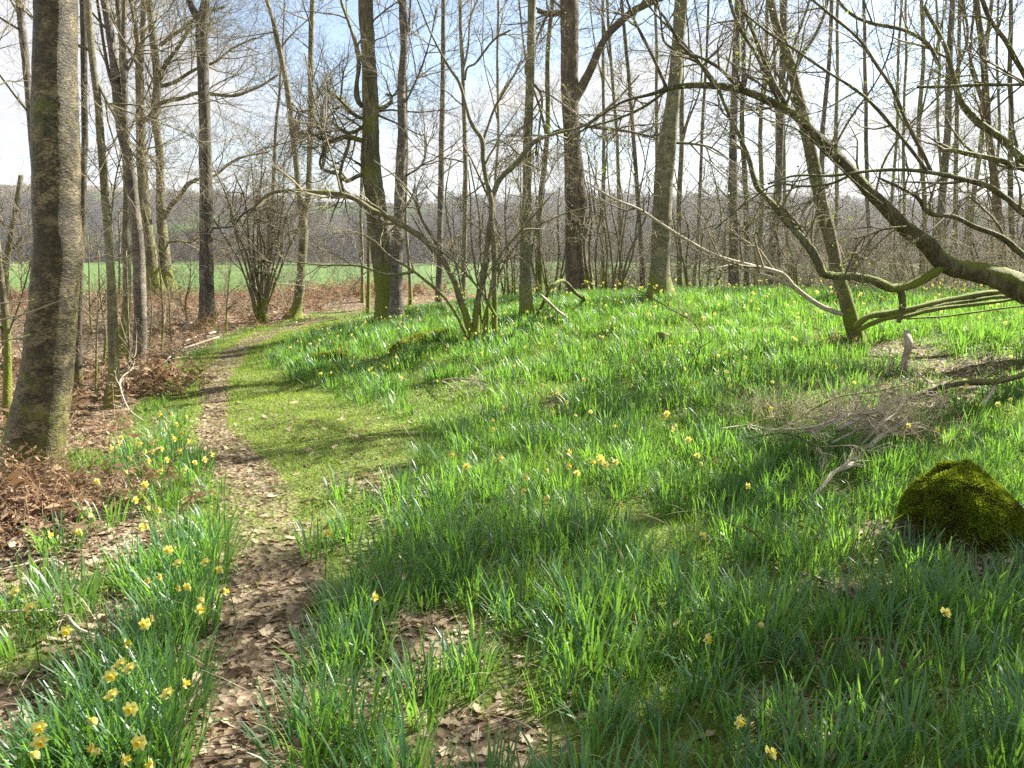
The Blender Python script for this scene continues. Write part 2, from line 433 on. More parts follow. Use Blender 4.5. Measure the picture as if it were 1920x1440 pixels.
BARE = [(hit(760, 1290), .16), (hit(820, 1190), .36), (hit(900, 1390), .3), (hit(1640, 1010), .3), (hit(1660, 1130), .35), (hit(1800, 690), .8), (hit(1740, 720), .7), (hit(1680, 660), .5),
        (hit(1590, 660), .25), (hit(720, 900), .3), (hit(1660, 1235), .22), (hit(1460, 1330), .2), (hit(700, 1310), .2), (hit(1040, 760), .25), (hit(640, 905), .2), (hit(1850, 1075), .2)]
BRUSH = [(hit(1600, 810), .7), (hit(1500, 800), .5), (hit(1690, 830), .5), (hit(1560, 900), .4), (hit(1400, 790), .3)]
def blobs(x, y, lst):
    m = np.zeros(np.shape(x))
    for p, r in lst:
        m = np.maximum(m, np.exp(-((x - p[0]) ** 2 + (y - p[1]) ** 2) / (r * r)))
    return m
def green_amt(x, y):                      # 1 = turf and flowers, 0 = brown wood floor
    left = sst(-.1, .35, (path_x(y) - .55 * np.clip((y - 1) / 4, .4, 1.3)) - x)
    lf = left * (1 - .0 * x)
    far = sst(19, 21.5, y + 1.2 * vnoise(x, y, .5, 5)) * sst(1.5, -1.5, x)
    g = 1 - np.maximum(np.clip(lf * (1.05 - .75 * sst(.52, .72, fbm(x, y, .9, 3)) * sst(9, 4, y)), 0, 1), far)
    g = np.where((y > 23.5) & (x > 1.5), 1, g)
    return g * (1 - .85 * blobs(x, y, BARE))
def path_amt(x, y): return 1 - sst(.55, 1.3, np.abs(x - path_x(y)) / path_hw(y) + .7 * (fbm(x, y, 3, 8) - .5))
def daff_dens(x, y):
    d = sst(.0, .6, x - right_x(y)) * sst(.46, .60, .55 * fbm(x, y, 1.3, 21) + .5 * fbm(x, y, 2.9, 24) + .03 + .05 * sst(6.5, 9.5, y) + .12 * sst(5, 3.4, y))
    d = d * (1 - .95 * blobs(x, y, BARE)) * (1 - .8 * blobs(x, y, BRUSH))
    bo = hit(1810, 1010)
    d = d * sst(.31, .38, np.hypot(x - bo[0], y - bo[1]))
    far = sst(19, 17, y + 1.0 * vnoise(x, y, .5, 5)) * (1 - sst(17.2, 18.2, y) * (x < 2))
    return d * far

# ------------------------------------------------------------------ ground, path, field, hills
def ground_mat():
    m, nt, out = mat('woodland_floor'); g = G(nt)
    pos = g.n('NewGeometry').outputs['Position']
    a = nt.nodes.new('ShaderNodeAttribute'); a.attribute_name = 'cover'
    sp = g.n('SeparateXYZ', Vector=a.outputs['Vector'])
    gr, fld = sp.outputs['X'], sp.outputs['Z']
    v = g.n('TexVoronoi', Vector=pos, Scale=34.0); v.distance = 'EUCLIDEAN'
    v2 = g.n('TexVoronoi', Vector=pos, Scale=55.0)
    n1 = g.noise(pos, 2.1, 6, .65); n2 = g.noise(pos, 14, 5, .65); n3 = g.noise(pos, 60, 3)
    vr = g.n('SeparateColor', Color=v.outputs['Color']).outputs[0]
    lit = g.ramp(vr, [(.1, (.045, .026, .014)), (.45, (.17, .115, .07)), (.8, (.31, .24, .155)), (1, (.4, .32, .22))])
    soil = g.mix(n2, (.02, .013, .008), (.075, .048, .028))
    br = g.mix(g.ramp(n1, [(.35, .25), (.65, .85)]), soil, lit)
    tg = g.mix(n2, (.04, .065, .012), (.12, .16, .026))
    tg = g.mix(g.ramp(n3, [(.4, 0.0), (.7, .6)]), tg, (.16, .18, .04))
    f = g.m('ADD', g.m('MULTIPLY', gr, 1.1), g.m('MULTIPLY', g.m('SUBTRACT', n2, .5), 1.1))
    c = g.mix(g.ramp(f, [(.42, 0.0), (.75, 1.0)]), br, tg)
    fn = g.noise(pos, .05, 5, .6)
    fc = g.mix(fn, (.038, .09, .013), (.08, .145, .02))
    c = g.mix(fld, c, fc)
    h = g.m('ADD', g.m('MULTIPLY', v.outputs['Distance'], .8), g.m('ADD', g.m('MULTIPLY', n2, .7), g.m('MULTIPLY', n3, .3)))
    p = g.n('BsdfPrincipled', Base__Color=c, Roughness=.85, Normal=g.bump(h, .8, .03))
    p.inputs['Specular IOR Level'].default_value = .25
    nt.links.new(p.outputs[0], out.inputs[0])
    return m

def sheet(name, xs, ys, zf, m, attr=None):
    X, Y = np.meshgrid(xs, ys); Z = zf(X, Y)
    mb = MB(); V = np.stack([X, Y, Z], -1).reshape(-1, 3)
    i = np.arange(len(xs) * len(ys)).reshape(len(ys), len(xs))
    mb.add(V, np.stack([i[:-1, :-1], i[:-1, 1:], i[1:, 1:], i[1:, :-1]], -1).reshape(-1, 4))
    o = mb.build(name, m)
    if attr:
        at_ = o.data.attributes.new('cover', 'FLOAT_VECTOR', 'POINT')
        at_.data.foreach_set('vector', attr(X, Y).reshape(-1, 3).astype(np.float32).ravel())
    return o

xs = np.r_[-1600, -1100, -700, -450, -280, -170, -100, -60, -38, -26, np.arange(-19, -9, .3), np.arange(-9, 9, .1), np.arange(9, 19, .3), 19, 26, 38, 60, 100, 170, 280, 450, 700, 1100, 1600]
ys = np.r_[-40, -25, -14, -8, -4, -2, np.arange(0, 1.6, .2), np.arange(1.6, 12, .08), np.arange(12, 22, .14), np.arange(22, 36, .4), np.arange(36, 60, 1.5), 64, 72, 85, 105, 140, 190, 260, 350, 480, 700, 1000, 1500]
def cover(X, Y):
    g = green_amt(X, Y); p = path_amt(X, Y) * (Y < 19)
    g = g * (1 - p * np.interp(Y, [2, 3.6, 4.4, 6.5, 9, 12], [1, .85, .4, .85, .8, .5]))
    # trodden margin of short turf
    return np.stack([g, p, sst(33, 42, Y + 0 * X)], -1)
GM = ground_mat()
gr = sheet('ground', xs, ys, gz, GM, cover)
tag(gr, 'woodland floor of turf, soil and leaf litter rising to a low bank', 'ground', kind='structure')

# trodden path: a narrow sheet a few millimetres proud of the ground, with ragged edges
yy = np.r_[np.arange(-2, 1.6, .2), np.arange(1.6, 17.5, .07)]
tt = np.linspace(-1, 1, 11)
PX = np.zeros((len(yy), 11)); PY = np.repeat(yy[:, None], 11, 1)
wl = path_hw(yy) * (.55 + .75 * fbm(yy * 0, yy, 2.6, 31)); wr = path_hw(yy) * (.55 + .75 * fbm(yy * 0 + 9, yy, 2.6, 32))
for j, t in enumerate(tt): PX[:, j] = path_x(yy) + np.where(t < 0, t * wl, t * wr)
mb = MB(); PZ = gz(PX, PY) + .006 - .004 * np.abs(tt)[None] ** 3
i = np.arange(PX.size).reshape(PX.shape)
mb.add(np.stack([PX, PY, PZ], -1), np.stack([i[:-1, :-1], i[:-1, 1:], i[1:, 1:], i[1:, :-1]], -1).reshape(-1, 4))
pa = mb.build('path', GM)
cv = cover(PX, PY); cv[..., 0] = np.minimum(cv[..., 0], np.interp(PY, [2, 3.6, 4.3, 5.4, 6, 9, 12], [.08, .25, .55, .5, .12, .2, .4]))
a_ = pa.data.attributes.new('cover', 'FLOAT_VECTOR', 'POINT'); a_.data.foreach_set('vector', cv.astype(np.float32).ravel())
tag(pa, 'trodden footpath of bare soil, leaf litter and moss winding into the wood', 'path', kind='structure')

# hills beyond the valley
def hill_top(x):
    ang = np.arctan2(x, 900.)
    return np.interp(ang, [-1, -.62, -.5, -.42, -.3, -.1, 0, .2, .4, .7, 1], [62, 74, 76, 70, 60, 53, 54, 52, 50, 52, 60]) + 3 * fbm(x, x * 0, .012, 41) + 1.5 * fbm(x, x * 0, .05, 44)
def hill_z(x, y):
    t = sst(330, 1000, y - 40 * (fbm(x, y, .004, 42) - .5))
    z = -5 + (hill_top(x * 900 / np.maximum(y, 300)) + 5) * (.55 * t + .45 * t ** 1.5) + 5 * (fbm(x, y, .012, 43) - .5) * sst(330, 420, y)
    return np.where(y > 1000, z - (y - 1000) * .12, z)
m_, nt, out = mat('hillside'); g = G(nt)
pos = g.n('NewGeometry').outputs['Position']; sp = g.n('SeparateXYZ', Vector=pos)
n1 = g.noise(pos, .012, 5, .6, .4); n2 = g.noise(pos, .12, 5, .7); n3 = g.noise(pos, .5, 3)
wood = g.mix(n3, (.04, .033, .027), (.075, .062, .05))
wood = g.mix(g.ramp(n2, [(.4, 0.0), (.7, .7)]), wood, (.04, .037, .03))
moor = g.mix(n2, (.12, .09, .06), (.19, .15, .095))
fldc = g.mix(n2, (.035, .08, .016), (.06, .11, .022))
pa_ = nt.nodes.new('ShaderNodeAttribute'); pa_.attribute_name = 'cover'
c = g.mix(g.n('SeparateXYZ', Vector=pa_.outputs['Vector']).outputs['X'], wood, fldc)
hz_ = g.m('ADD', sp.outputs['Z'], g.m('MULTIPLY', g.m('SUBTRACT', n1, .5), 30.0))
lft = g.ramp(g.m('MULTIPLY', sp.outputs['X'], -.0016), [(.05, 0.0), (.35, 1.0)])
c = g.mix(g.m('MULTIPLY', lft, g.ramp(g.m('MULTIPLY', hz_, .0125), [(.6, 0.0), (.8, 1.0)])), c, moor)
p = g.n('BsdfPrincipled', Base__Color=c, Roughness=.95, Normal=g.bump(g.m('ADD', n2, n3), 1.0, 6.0))
p.inputs['Specular IOR Level'].default_value = .05
nt.links.new(p.outputs[0], out.inputs[0])
def pasture(x, y): return sst(.62, .66, fbm(x, y, .0075, 47)) * sst(-40, -90, x) * sst(860, 760, y)
hl = sheet('hills', np.linspace(-1500, 1500, 400), np.r_[np.linspace(325, 1000, 130), 1040, 1100, 1200], hill_z, m_, lambda X, Y: np.stack([pasture(X, Y)] * 3, -1))
tag(hl, 'long wooded hillside with moorland top across the valley', 'hills', kind='structure')

# bare woods far off on the hill: many crowns of small upright sprays, one mass
m_, nt, out = mat('far_bare_crowns'); g = G(nt)
r = g.n('NewGeometry').outputs['Random Per Island']; pos = g.n('NewGeometry').outputs['Position']
c = g.ramp(r, [(0, (.05, .042, .032)), (.5, (.065, .055, .043)), (.9, (.08, .069, .05)), (1, (.06, .066, .037))])
c = g.mix(g.ramp(g.noise(pos, .012, 3), [(.4, 0.0), (.65, .6)]), c, (.052, .041, .037))
p = g.n('BsdfPrincipled', Base__Color=c, Roughness=1.0); p.inputs['Specular IOR Level'].default_value = 0
tl = g.n('BsdfTranslucent', Color=c); mx = g.n('MixShader', Fac=.5); nt.links.new(p.outputs[0], mx.inputs[1]); nt.links.new(tl.outputs[0], mx.inputs[2])
nt.links.new(mx.outputs[0], out.inputs[0])
FARM = m_
def crown_mass(X, Y, Z, Hh, nf, fs):
    n = len(X); c = np.stack([X, Y, Z], 1)[:, None, :] + 0
    d = unit(rng.standard_normal((n, nf, 3))); rad = U(.35, 1, (n, nf, 1)) ** .5
    q = c + d * rad * np.stack([Hh * .42, Hh * .42, Hh * .45], 1)[:, None, :] + np.array([0, 0, 1.]) * (Hh * .55)[:, None, None]
    q = q.reshape(-1, 3); N = len(q); s = np.repeat(Hh, nf) * fs
    e = unit(rng.standard_normal((N, 3))) ; f = unit(rng.standard_normal((N, 3)) + [0, 0, 1.2])
    V = np.stack([q - e * s[:, None] * .35, q + e * s[:, None] * .35, q + f * s[:, None] * 1.3], 1)
    mb = MB(); mb.add(V, None, np.arange(N * 3).reshape(N, 3)); return mb
ns = 5200
X = U(-1, 1, ns); Y = U(345, 985, ns) ** 1.0; X = X * (Y * .78 + 60)
keep = (pasture(X, Y) < .2) & (fbm(X, Y, .01, 46) > .36 + .12 * sst(700, 950, Y) * (X < -80)) & ~((X < -120) & (Y > 800))
X, Y = X[keep], Y[keep]
Hh = U(8, 15, len(X))
o = crown_mass(X, Y, hill_z(X, Y), Hh, 170, .075).build('far_woods', FARM)
tag(o, 'grey brown mass of leafless woods covering the far hillside', 'woods', kind='stuff')
# hedge line and trees along the far edge of the field
ns = 420; X = U(-330, 330, ns); Y = U(318, 345, ns)
o = crown_mass(X, Y, np.full(ns, -4.6), U(5, 11, ns), 60, .16).build('far_hedge_woods', FARM)
tag(o, 'dark band of leafless trees along the far edge of the green field', 'woods', kind='stuff')

ns = 330; Y = U(62, 130, ns); X = U(-.05, .95, ns) * Y; keep = X > -2; X, Y = X[keep], Y[keep]
X = np.r_[X, U(-75, -4, 30)]; Y = np.r_[Y, U(95, 150, 30)]
o = crown_mass(X, Y, gz(X, Y) - .6, U(3, 5.6, len(X)), 420, .035).build('field_scrub', FARM)
tag(o, 'olive brown scrub along the near edge of the field behind the bank', 'scrub', kind='stuff')
# two heaps of earth out in the field
def mound(px, py, Y, w, h, label):
    p = at(px, py, Y); z0 = float(gz(p[0], p[1]))
    th = np.linspace(0, 2 * np.pi, 22, endpoint=False); rr = np.linspace(0, 1, 9)
    R_, T_ = np.meshgrid(rr, th, indexing='ij')
    X = p[0] + R_ * w * np.cos(T_) * (1 + .2 * np.sin(3 * T_)); Yv = p[1] + R_ * w * .8 * np.sin(T_)
    Z = z0 - .1 + h * (1 - R_ ** 2) * (.75 + .5 * fbm(X, Yv, 1.6, 50))
    i = np.arange(R_.size).reshape(R_.shape); mb = MB()
    mb.add(np.stack([X, Yv, Z], -1), np.stack([i[:-1], np.roll(i[:-1], -1, 1), np.roll(i[1:], -1, 1), i[1:]], -1).reshape(-1, 4)[:, ::-1])
    o = mb.build('earth_mound', M['bracken'], None, (p[0], p[1], z0)); o.location = (p[0], p[1], z0)
    tag(o, label, 'earth mound', 'brown earth mounds in the field')
mound(350, 537, 60, 2.0, 1.5, 'low brown earth mound in the green field, left of the dark straight trunk')
mound(410, 536, 64, 1.7, 1.0, 'low brown earth mound in the green field, right of the dark straight trunk')
# ------------------------------------------------------------------ trees traced from the photograph, each at its own distance
def wood(name, pts, rad, m, parent, org, **kw):
    mb = MB(); limb(mb, pts, rad, **kw); return mb.build(name, m, parent, org)

def bough_set(lines, spec, name, m, parent, org, buds=0, bsize=.016):
    """fine branching grown from the given limbs, as one crown mesh"""
    mb = MB(); bb = MB() if buds else None
    P = np.stack([resamp(p, r, 24)[0] for p, r in lines]); R = np.stack([resamp(p, r, 24)[1] for p, r in lines])
    twigs(mb, P, R, spec, bb, buds, bsize)
    if mb.V: mb.build(name, m, parent, org)['kind'] = 'stuff'
    if bb is not None and bb.V: bb.build('leaf_buds', M['bud'], parent, org)['kind'] = 'stuff'

# crown recipes: children, t0, t1, length, angle, up, wobble, max radius, sides, points
def SPEC(k1=14, L1=2.2, t0=.25, t1=1., ang=.9, up=.06, k2=6, k3=5, k4=3, fine=1.0):
    return [(k1, t0, t1, L1, ang, up, .14, .018, 4, 8), (k2, .15, 1, L1 * .5, .75, .04, .2, .007, 3, 6),
            (k3, .15, 1, L1 * .24 * fine, .75, .03, .22, .003, 3, 4), (max(1, k4 - 1), .2, 1, L1 * .13 * fine, .7, .02, .25, .0015, 3, 3)]

def tree(label, Y, tr, m, up=8, forks=(), spec=None, flare=.7, fh=.22, sides=14, lump=.05, group=None, cat='tree', name='tree', twig='twig',
         buds=0, extra_roots=0, spacing=.09, branch_name='branch', forkup=3.5, cap=True, crown_from='all'):
    pts, rad = trace(tr, Y, up, spacing, drop=.25)
    base = pts[0] + [0, 0, .25]; base[2] = float(gz(base[0], base[1]))
    t = thing(name, tuple(base), label, cat, group)
    wood('trunk', pts, rad, m, t, base, sides=sides, lump=lump, flare=flare, fh=fh, cap=cap)
    lines = [(pts, rad)]
    for fk in forks:
        pl, kw = (fk, {}) if isinstance(fk, list) else fk
        p2, r2 = trace(pl, Y + kw.get('dy', 0), kw.get('up', forkup if pl[-1][1] < 5 else 0), spacing)
        wood(branch_name, p2, r2, m if not kw.get('m') else M[kw['m']], t, base, sides=max(6, sides // 2), lump=lump * 1.2, cap=True)
        lines.append((p2, r2))
    if spec: bough_set(lines if crown_from == 'all' else lines[1:], spec, 'crown', M[twig], t, base, buds)
    return t, lines

# --- left side
tree('stout foreground tree with smooth mottled bark and mossy flared foot', 5.45,
     [(55, 905, 132), (62, 850, 116), (80, 750, 108), (92, 670, 98), (99, 600, 92), (105, 520, 93), (110, 470, 95), (107, 400, 94), (105, 300, 94), (103, 200, 92), (104, 100, 88), (105, 0, 86), (108, -150, 82), (110, -300, 78)],
     M['beech'], up=9, flare=.75, fh=.3, sides=36, lump=.024, spec=SPEC(12, 2.5, .55, 1), spacing=.05)
tree('thin dark trunk standing close behind the stout foreground tree', 9.2,
     [(146, 690, 15), (148, 600, 13), (155, 450, 13), (158, 300, 13), (160, 150, 13), (157, 0, 13)], M['dark'], up=7, spec=SPEC(8, 1.8, .5, 1), flare=.4)
tree('slender grey green trunk leaning left with a curved top, beside the banded birch', 8.3,
     [(209, 758, 28), (213, 700, 23), (212, 620, 20), (207, 500, 17), (200, 400, 17), (193, 300, 16), (185, 200, 15), (172, 100, 14), (167, 0, 13)], M['grey'], up=7,
     spec=SPEC(10, 1.7, .3, 1), flare=.4, forks=[[(170, 130, 6), (200, 190, 6), (230, 250, 5), (245, 300, 4)], [(205, 480, 4), (225, 300, 3), (235, 270, 3)]])
tree('birch with horizontally banded bark and a second stem forking high up', 9.75,
     [(258, 718, 40), (260, 690, 30), (263, 620, 26), (262, 560, 25), (260, 480, 24), (253, 400, 22), (245, 330, 20), (233, 270, 20), (222, 200, 19), (215, 120, 19), (207, 60, 17), (195, 0, 16)],
     M['birch'], up=8, sides=16, forks=[[(243, 320, 12), (240, 260, 12), (236, 200, 12), (235, 130, 12), (232, 60, 11), (236, 0, 11)], [(222, 195, 7), (200, 120, 7), (190, 50, 6), (180, -20, 6)], [(235, 140, 6), (250, 110, 5), (262, 60, 4)]],
     spec=SPEC(9, 1.9, .3, 1), flare=.5)
tree('shaded mossy trunk just behind the banded birch', 11.2,
     [(228, 668, 24), (235, 600, 17), (238, 500, 16), (237, 400, 14), (235, 300, 12), (228, 150, 10), (222, 20, 9)], M['mossy'], up=5, spec=SPEC(8, 1.6, .3, 1), flare=.4)
tree('mossy tree of the far pair on the brown bank, the one forking in a Y', 24,
     [(294, 562, 46), (289, 535, 36), (281, 470, 28), (272, 400, 24), (266, 300, 20), (263, 200, 18), (262, 110, 15), (268, 40, 11), (272, 0, 10)], M['mossy'], up=8, flare=.7, fh=.5,
     forks=[[(263, 150, 9), (258, 80, 10), (250, 30, 8), (244, 0, 7)], [(270, 225, 12), (285, 215, 10), (292, 190, 9), (300, 150, 6)], [(262, 130, 6), (240, 90, 5), (215, 40, 4)]], spec=SPEC(14, 2.6, .2, 1))
tree('mossy tree of the far pair on the brown bank, with long crooked side limbs', 24.4,
     [(317, 562, 44), (313, 530, 30), (308, 470, 22), (302, 400, 18), (300, 340, 16), (299, 280, 16), (290, 215, 16), (295, 150, 15), (288, 80, 16), (279, 0, 13)], M['mossy'], up=8, flare=.6, fh=.5,
     forks=[[(295, 195, 9), (320, 188, 9), (345, 183, 8), (365, 175, 8), (400, 177, 7), (450, 178, 6), (480, 165, 5), (520, 140, 4)],
            [(299, 162, 8), (325, 155, 8), (350, 140, 7), (372, 128, 6), (405, 115, 5), (440, 88, 4), (480, 70, 3)],
            [(304, 415, 12), (312, 400, 10), (322, 383, 10), (337, 368, 9), (350, 348, 9), (368, 337, 8), (392, 333, 6), (440, 300, 5), (500, 285, 3)],
            [(300, 85, 9), (320, 70, 8), (345, 52, 7), (375, 30, 6), (420, 12, 5)], [(298, 150, 10), (312, 120, 9), (330, 95, 8), (340, 80, 7), (360, 45, 6)],
            [(312, 455, 6), (335, 452, 5), (358, 455, 4), (372, 445, 4), (385, 460, 3), (395, 480, 3)]], spec=SPEC(12, 3.0, .2, 1, k2=7, k3=5))
tree('dark straight trunk forking near the top, rooted at the edge of the grass', 16.6,
     [(389, 622, 50), (389, 600, 36), (388, 560, 30), (387, 500, 28), (387, 400, 26), (385, 300, 24), (383, 200, 23), (380, 100, 23), (379, 55, 24), (384, 10, 18)], M['dark'], up=8, flare=.5, fh=.3, sides=18,
     forks=[[(379, 62, 18), (370, 35, 16), (356, 5, 14), (345, -30, 13)], [(398, 428, 4), (420, 426, 4), (433, 425, 4), (450, 405, 4), (480, 385, 4)]], spec=SPEC(10, 2.4, .12, 1))
tree('pale slim trunk at the top left corner behind the stout foreground tree', 12,
     [(100, 640, 16), (85, 500, 14), (72, 380, 14), (60, 260, 14), (50, 130, 15), (42, 50, 16), (37, 0, 16)], M['birch'], up=6, spec=SPEC(9, 2.2, .3, 1), flare=.3)
tree('snapped leaning stem with a broken pale top at the left edge', 7.6,
     [(8, 620, 15), (10, 560, 14), (13, 500, 14), (22, 440, 12), (31, 380, 11), (38, 328, 10)], M['hazel'], up=0, spec=SPEC(4, .6, .2, .7, k2=4, k3=3, k4=2), flare=.3, cat='dead tree', name='snapped_tree', sides=10)
tree('thin mossy stem at the left edge in front of the snapped stem', 7.0,
     [(16, 775, 20), (14, 700, 17), (12, 620, 15), (8, 560, 14), (2, 480, 12), (-6, 400, 10), (-20, 250, 8)], M['mossy'], up=2, spec=SPEC(9, 1.2, .1, 1, k2=5), flare=.3, sides=10,
     forks=[[(10, 640, 5), (40, 560, 4), (60, 490, 3), (75, 460, 3)]])
# --- middle
tree('two stemmed tree with a swept root, right of the bushy hazel', 18.6,
     [(551, 604, 40), (556, 580, 22), (562, 540, 18), (567, 480, 17), (569, 430, 17), (567, 400, 15), (560, 360, 10), (555, 300, 11), (548, 240, 11), (538, 160, 11), (525, 100, 10), (512, 40, 8), (500, 0, 7)], M['grey'], up=6, flare=.5, fh=.3,
     forks=[[(570, 410, 12), (578, 365, 11), (580, 300, 11), (583, 200, 12), (583, 100, 11), (586, 0, 10)], [(549, 601, 12), (538, 600, 9), (524, 603, 6)], [(545, 190, 4), (562, 215, 4), (555, 235, 4), (552, 247, 4), (580, 253, 4)]], spec=SPEC(10, 2.3, .1, 1, ang=1.1, up=.0))
tree('thin crooked pale sapling between the bushy hazel and the two stemmed tree', 19.5,
     [(500, 585, 9), (505, 500, 8), (508, 420, 7), (512, 340, 7), (518, 240, 6), (526, 150, 5)], M['birch'], up=3, spec=SPEC(10, 1.6, .2, 1), flare=.2, sides=8)
tree('big mossy birch of the close pair beside the grassy bank', 14,
     [(733, 612, 70), (731, 590, 56), (726, 550, 46), (719, 500, 38), (712, 450, 35), (708, 400, 36), (700, 350, 38), (696, 300, 36), (696, 250, 33), (695, 200, 30), (693, 150, 27), (690, 80, 26), (685, 0, 26)], M['mossy'], up=9, flare=.35, fh=.3, sides=18, lump=.08,
     forks=[[(690, 222, 10), (705, 208, 10), (722, 200, 9), (735, 188, 7), (733, 178, 5), (722, 177, 4)], [(688, 222, 9), (672, 220, 8), (655, 205, 7), (630, 180, 6), (608, 165, 4)],
            [(695, 232, 9), (680, 238, 8), (655, 250, 7), (640, 243, 6), (627, 235, 6), (621, 226, 5), (627, 222, 4)], [(655, 250, 7), (653, 275, 7), (643, 300, 7), (638, 340, 7), (648, 366, 7)],
            [(700, 268, 11), (680, 264, 10), (650, 256, 9), (620, 263, 8), (600, 258, 6), (585, 250, 5), (560, 247, 4), (555, 225, 3)],
            [(690, 325, 8), (672, 330, 8), (650, 340, 8), (632, 327, 7), (615, 322, 6), (602, 314, 6), (600, 303, 5), (606, 285, 5), (600, 250, 5), (592, 230, 4), (575, 180, 3)],
            [(680, 200, 10), (672, 190, 11), (668, 160, 9), (672, 120, 8), (660, 60, 6), (640, 0, 5)]], spec=SPEC(7, 1.7, .12, 1, k2=7, k3=6, ang=1.1, up=.02))
tree('slimmer birch of the close pair with dark knots and a green foot', 13.6,
     [(742, 605, 36), (743, 570, 28), (743, 500, 24), (745, 450, 21), (748, 400, 19), (752, 300, 20), (755, 250, 18), (753, 150, 15), (757, 100, 15), (755, 0, 14)], M['birch'], up=7, flare=.3,
     forks=[[(762, 190, 4), (785, 140, 4), (805, 80, 3), (820, 10, 3)], [(760, 330, 4), (790, 310, 4), (800, 270, 3), (798, 255, 3)], [(766, 60, 5), (770, 0, 5)]], spec=SPEC(10, 1.7, .12, 1))
tree('slim straight birch with upright top between the close pair and the arching hazel', 20,
     [(822, 572, 14), (824, 500, 12), (825, 430, 11), (827, 330, 11), (829, 220, 10), (831, 100, 9), (832, 0, 8)], M['birch'], up=6, spec=SPEC(13, 1.9, .1, 1, ang=1.15, up=0), flare=.3)
tree('grey trunk right of the arching hazel, standing alone in the daffodils', 11.4,
     [(988, 602, 32), (986, 560, 25), (984, 480, 20), (985, 420, 19), (987, 380, 18), (989, 330, 17), (990, 250, 17), (993, 180, 16), (996, 100, 16), (998, 0, 15)], M['grey'], up=8, flare=.35,
     spec=SPEC(7, 1.4, .3, 1), forks=[[(990, 110, 4), (984, 130, 5), (1000, 158, 5), (1008, 165, 5), (1012, 240, 4), (1005, 290, 3)]])
tree('broad oak with reddish brown trunk and a heavy limb rising right', 16,
     [(1091, 566, 66), (1089, 545, 54), (1085, 510, 47), (1082, 460, 44), (1080, 400, 42), (1078, 350, 40), (1075, 300, 35), (1072, 240, 33), (1069, 180, 32), (1068, 100, 33), (1067, 0, 34)], M['oak'], up=9, flare=.3, fh=.4, sides=20,
     forks=[[(1075, 190, 20), (1090, 165, 18), (1107, 132, 16), (1120, 100, 15), (1140, 65, 14), (1165, 40, 14), (1190, 20, 13), (1220, 5, 12), (1280, -25, 11)],
            [(1065, 22, 12), (1045, 25, 12), (1025, 26, 11), (1008, 20, 9)], [(1078, 230, 7), (1110, 238, 7), (1150, 243, 6), (1190, 250, 5), (1230, 260, 4)], [(1070, 245, 9), (1050, 245, 7), (1015, 258, 6), (985, 268, 5)]],
     spec=SPEC(11, 1.9, .15, 1, k2=7, k3=5, ang=1.1, up=.02), buds=700)
tree('leaning tree with a bright mossy foot and a bare patch of stripped bark', 12.8,
     [(1240, 574, 86), (1239, 555, 60), (1238, 510, 40), (1239, 460, 36), (1241, 400, 36), (1245, 330, 36), (1252, 270, 33), (1260, 200, 28), (1268, 120, 25), (1273, 60, 25), (1277, 0, 24)], M['grey'], up=8, flare=.5, fh=.22, sides=20,
     forks=[[(1243, 272, 5), (1262, 268, 5), (1290, 268, 5), (1330, 275, 4), (1370, 300, 3)]], spec=SPEC(7, 1.6, .25, 1))
# bare pale scar on that tree
# --- right
rt, _ = tree('slanting slim tree rooted in the grass at the right, leaning left', 9.0,
     [(1614, 660, 42), (1609, 635, 33), (1600, 610, 30), (1585, 560, 28), (1570, 510, 26), (1558, 450, 26), (1545, 400, 26), (1530, 330, 25), (1515, 260, 24), (1500, 190, 22), (1487, 140, 20), (1475, 100, 18), (1455, 50, 16), (1445, 0, 14)], M['hazel'], up=4, flare=.25, sides=16,
     forks=[([(1592, 592, 9), (1575, 588, 10), (1550, 580, 10), (1525, 568, 10), (1500, 550, 10), (1482, 532, 9), (1472, 518, 9), (1450, 508, 8), (1400, 496, 8), (1370, 488, 7), (1340, 478, 6), (1290, 450, 6), (1250, 425, 5), (1200, 393, 5), (1150, 372, 4), (1100, 340, 3)], {'m': 'deadwood'}),
            ([(1490, 540, 8), (1465, 527, 8), (1430, 516, 7), (1370, 496, 5), (1320, 470, 4), (1275, 445, 3)], {'m': 'deadwood'}), [(1485, 150, 8), (1500, 110, 8), (1525, 70, 7), (1545, 25, 6), (1555, -20, 5)]],
     spec=SPEC(7, 1.1, .3, 1, k2=5), buds=250)
# --- the half-fallen willow that reaches in from the right
wb = np.array([8.1, 8.85, 0]); wb[2] = float(gz(wb[0], wb[1]))
wt = thing('willow_tree', tuple(wb), 'half fallen mossy willow sprawling into the picture from the right', 'tree')
W7 = 8.3
wl = []
def wl_add(pl, Y=W7, nm='branch', m='willow', start=None, sides=10, lump=.09, flat=0, dy=None):
    p, r = trace(pl, Y, 0, .05, dy=dy); r = r * .86
    wood(nm, p, r, M[m], wt, wb, sides=sides, lump=lump); wl.append((p, r)); return p, r
main = [(1920, 545, 66), (1880, 524, 60), (1830, 510, 54), (1790, 503, 50), (1765, 488, 46), (1740, 460, 42), (1700, 430, 38), (1660, 390, 38), (1625, 355, 34), (1590, 315, 29), (1560, 283, 31), (1530, 255, 30), (1490, 215, 24), (1450, 193, 22), (1400, 172, 19), (1350, 162, 17), (1300, 160, 16), (1255, 166, 14), (1220, 177, 9), (1170, 190, 7), (1120, 222, 5), (1060, 272, 4)]
P = [[*at(a, b, W7 - .0 * i), c * .5 * mpp(at(a, b, W7))] for i, (a, b, c) in enumerate(main)]
P = [[a, b, c, d * .68] for a, b, c, d in P]
P = np.array([[wb[0] + .15, wb[1] + .1, wb[2] - .3, .3], [wb[0], wb[1], wb[2] + .15, .24], [7.5, 8.6, wb[2] + .5, .2], [6.5, 8.4, P[0][2] - .1, .125]] + P)
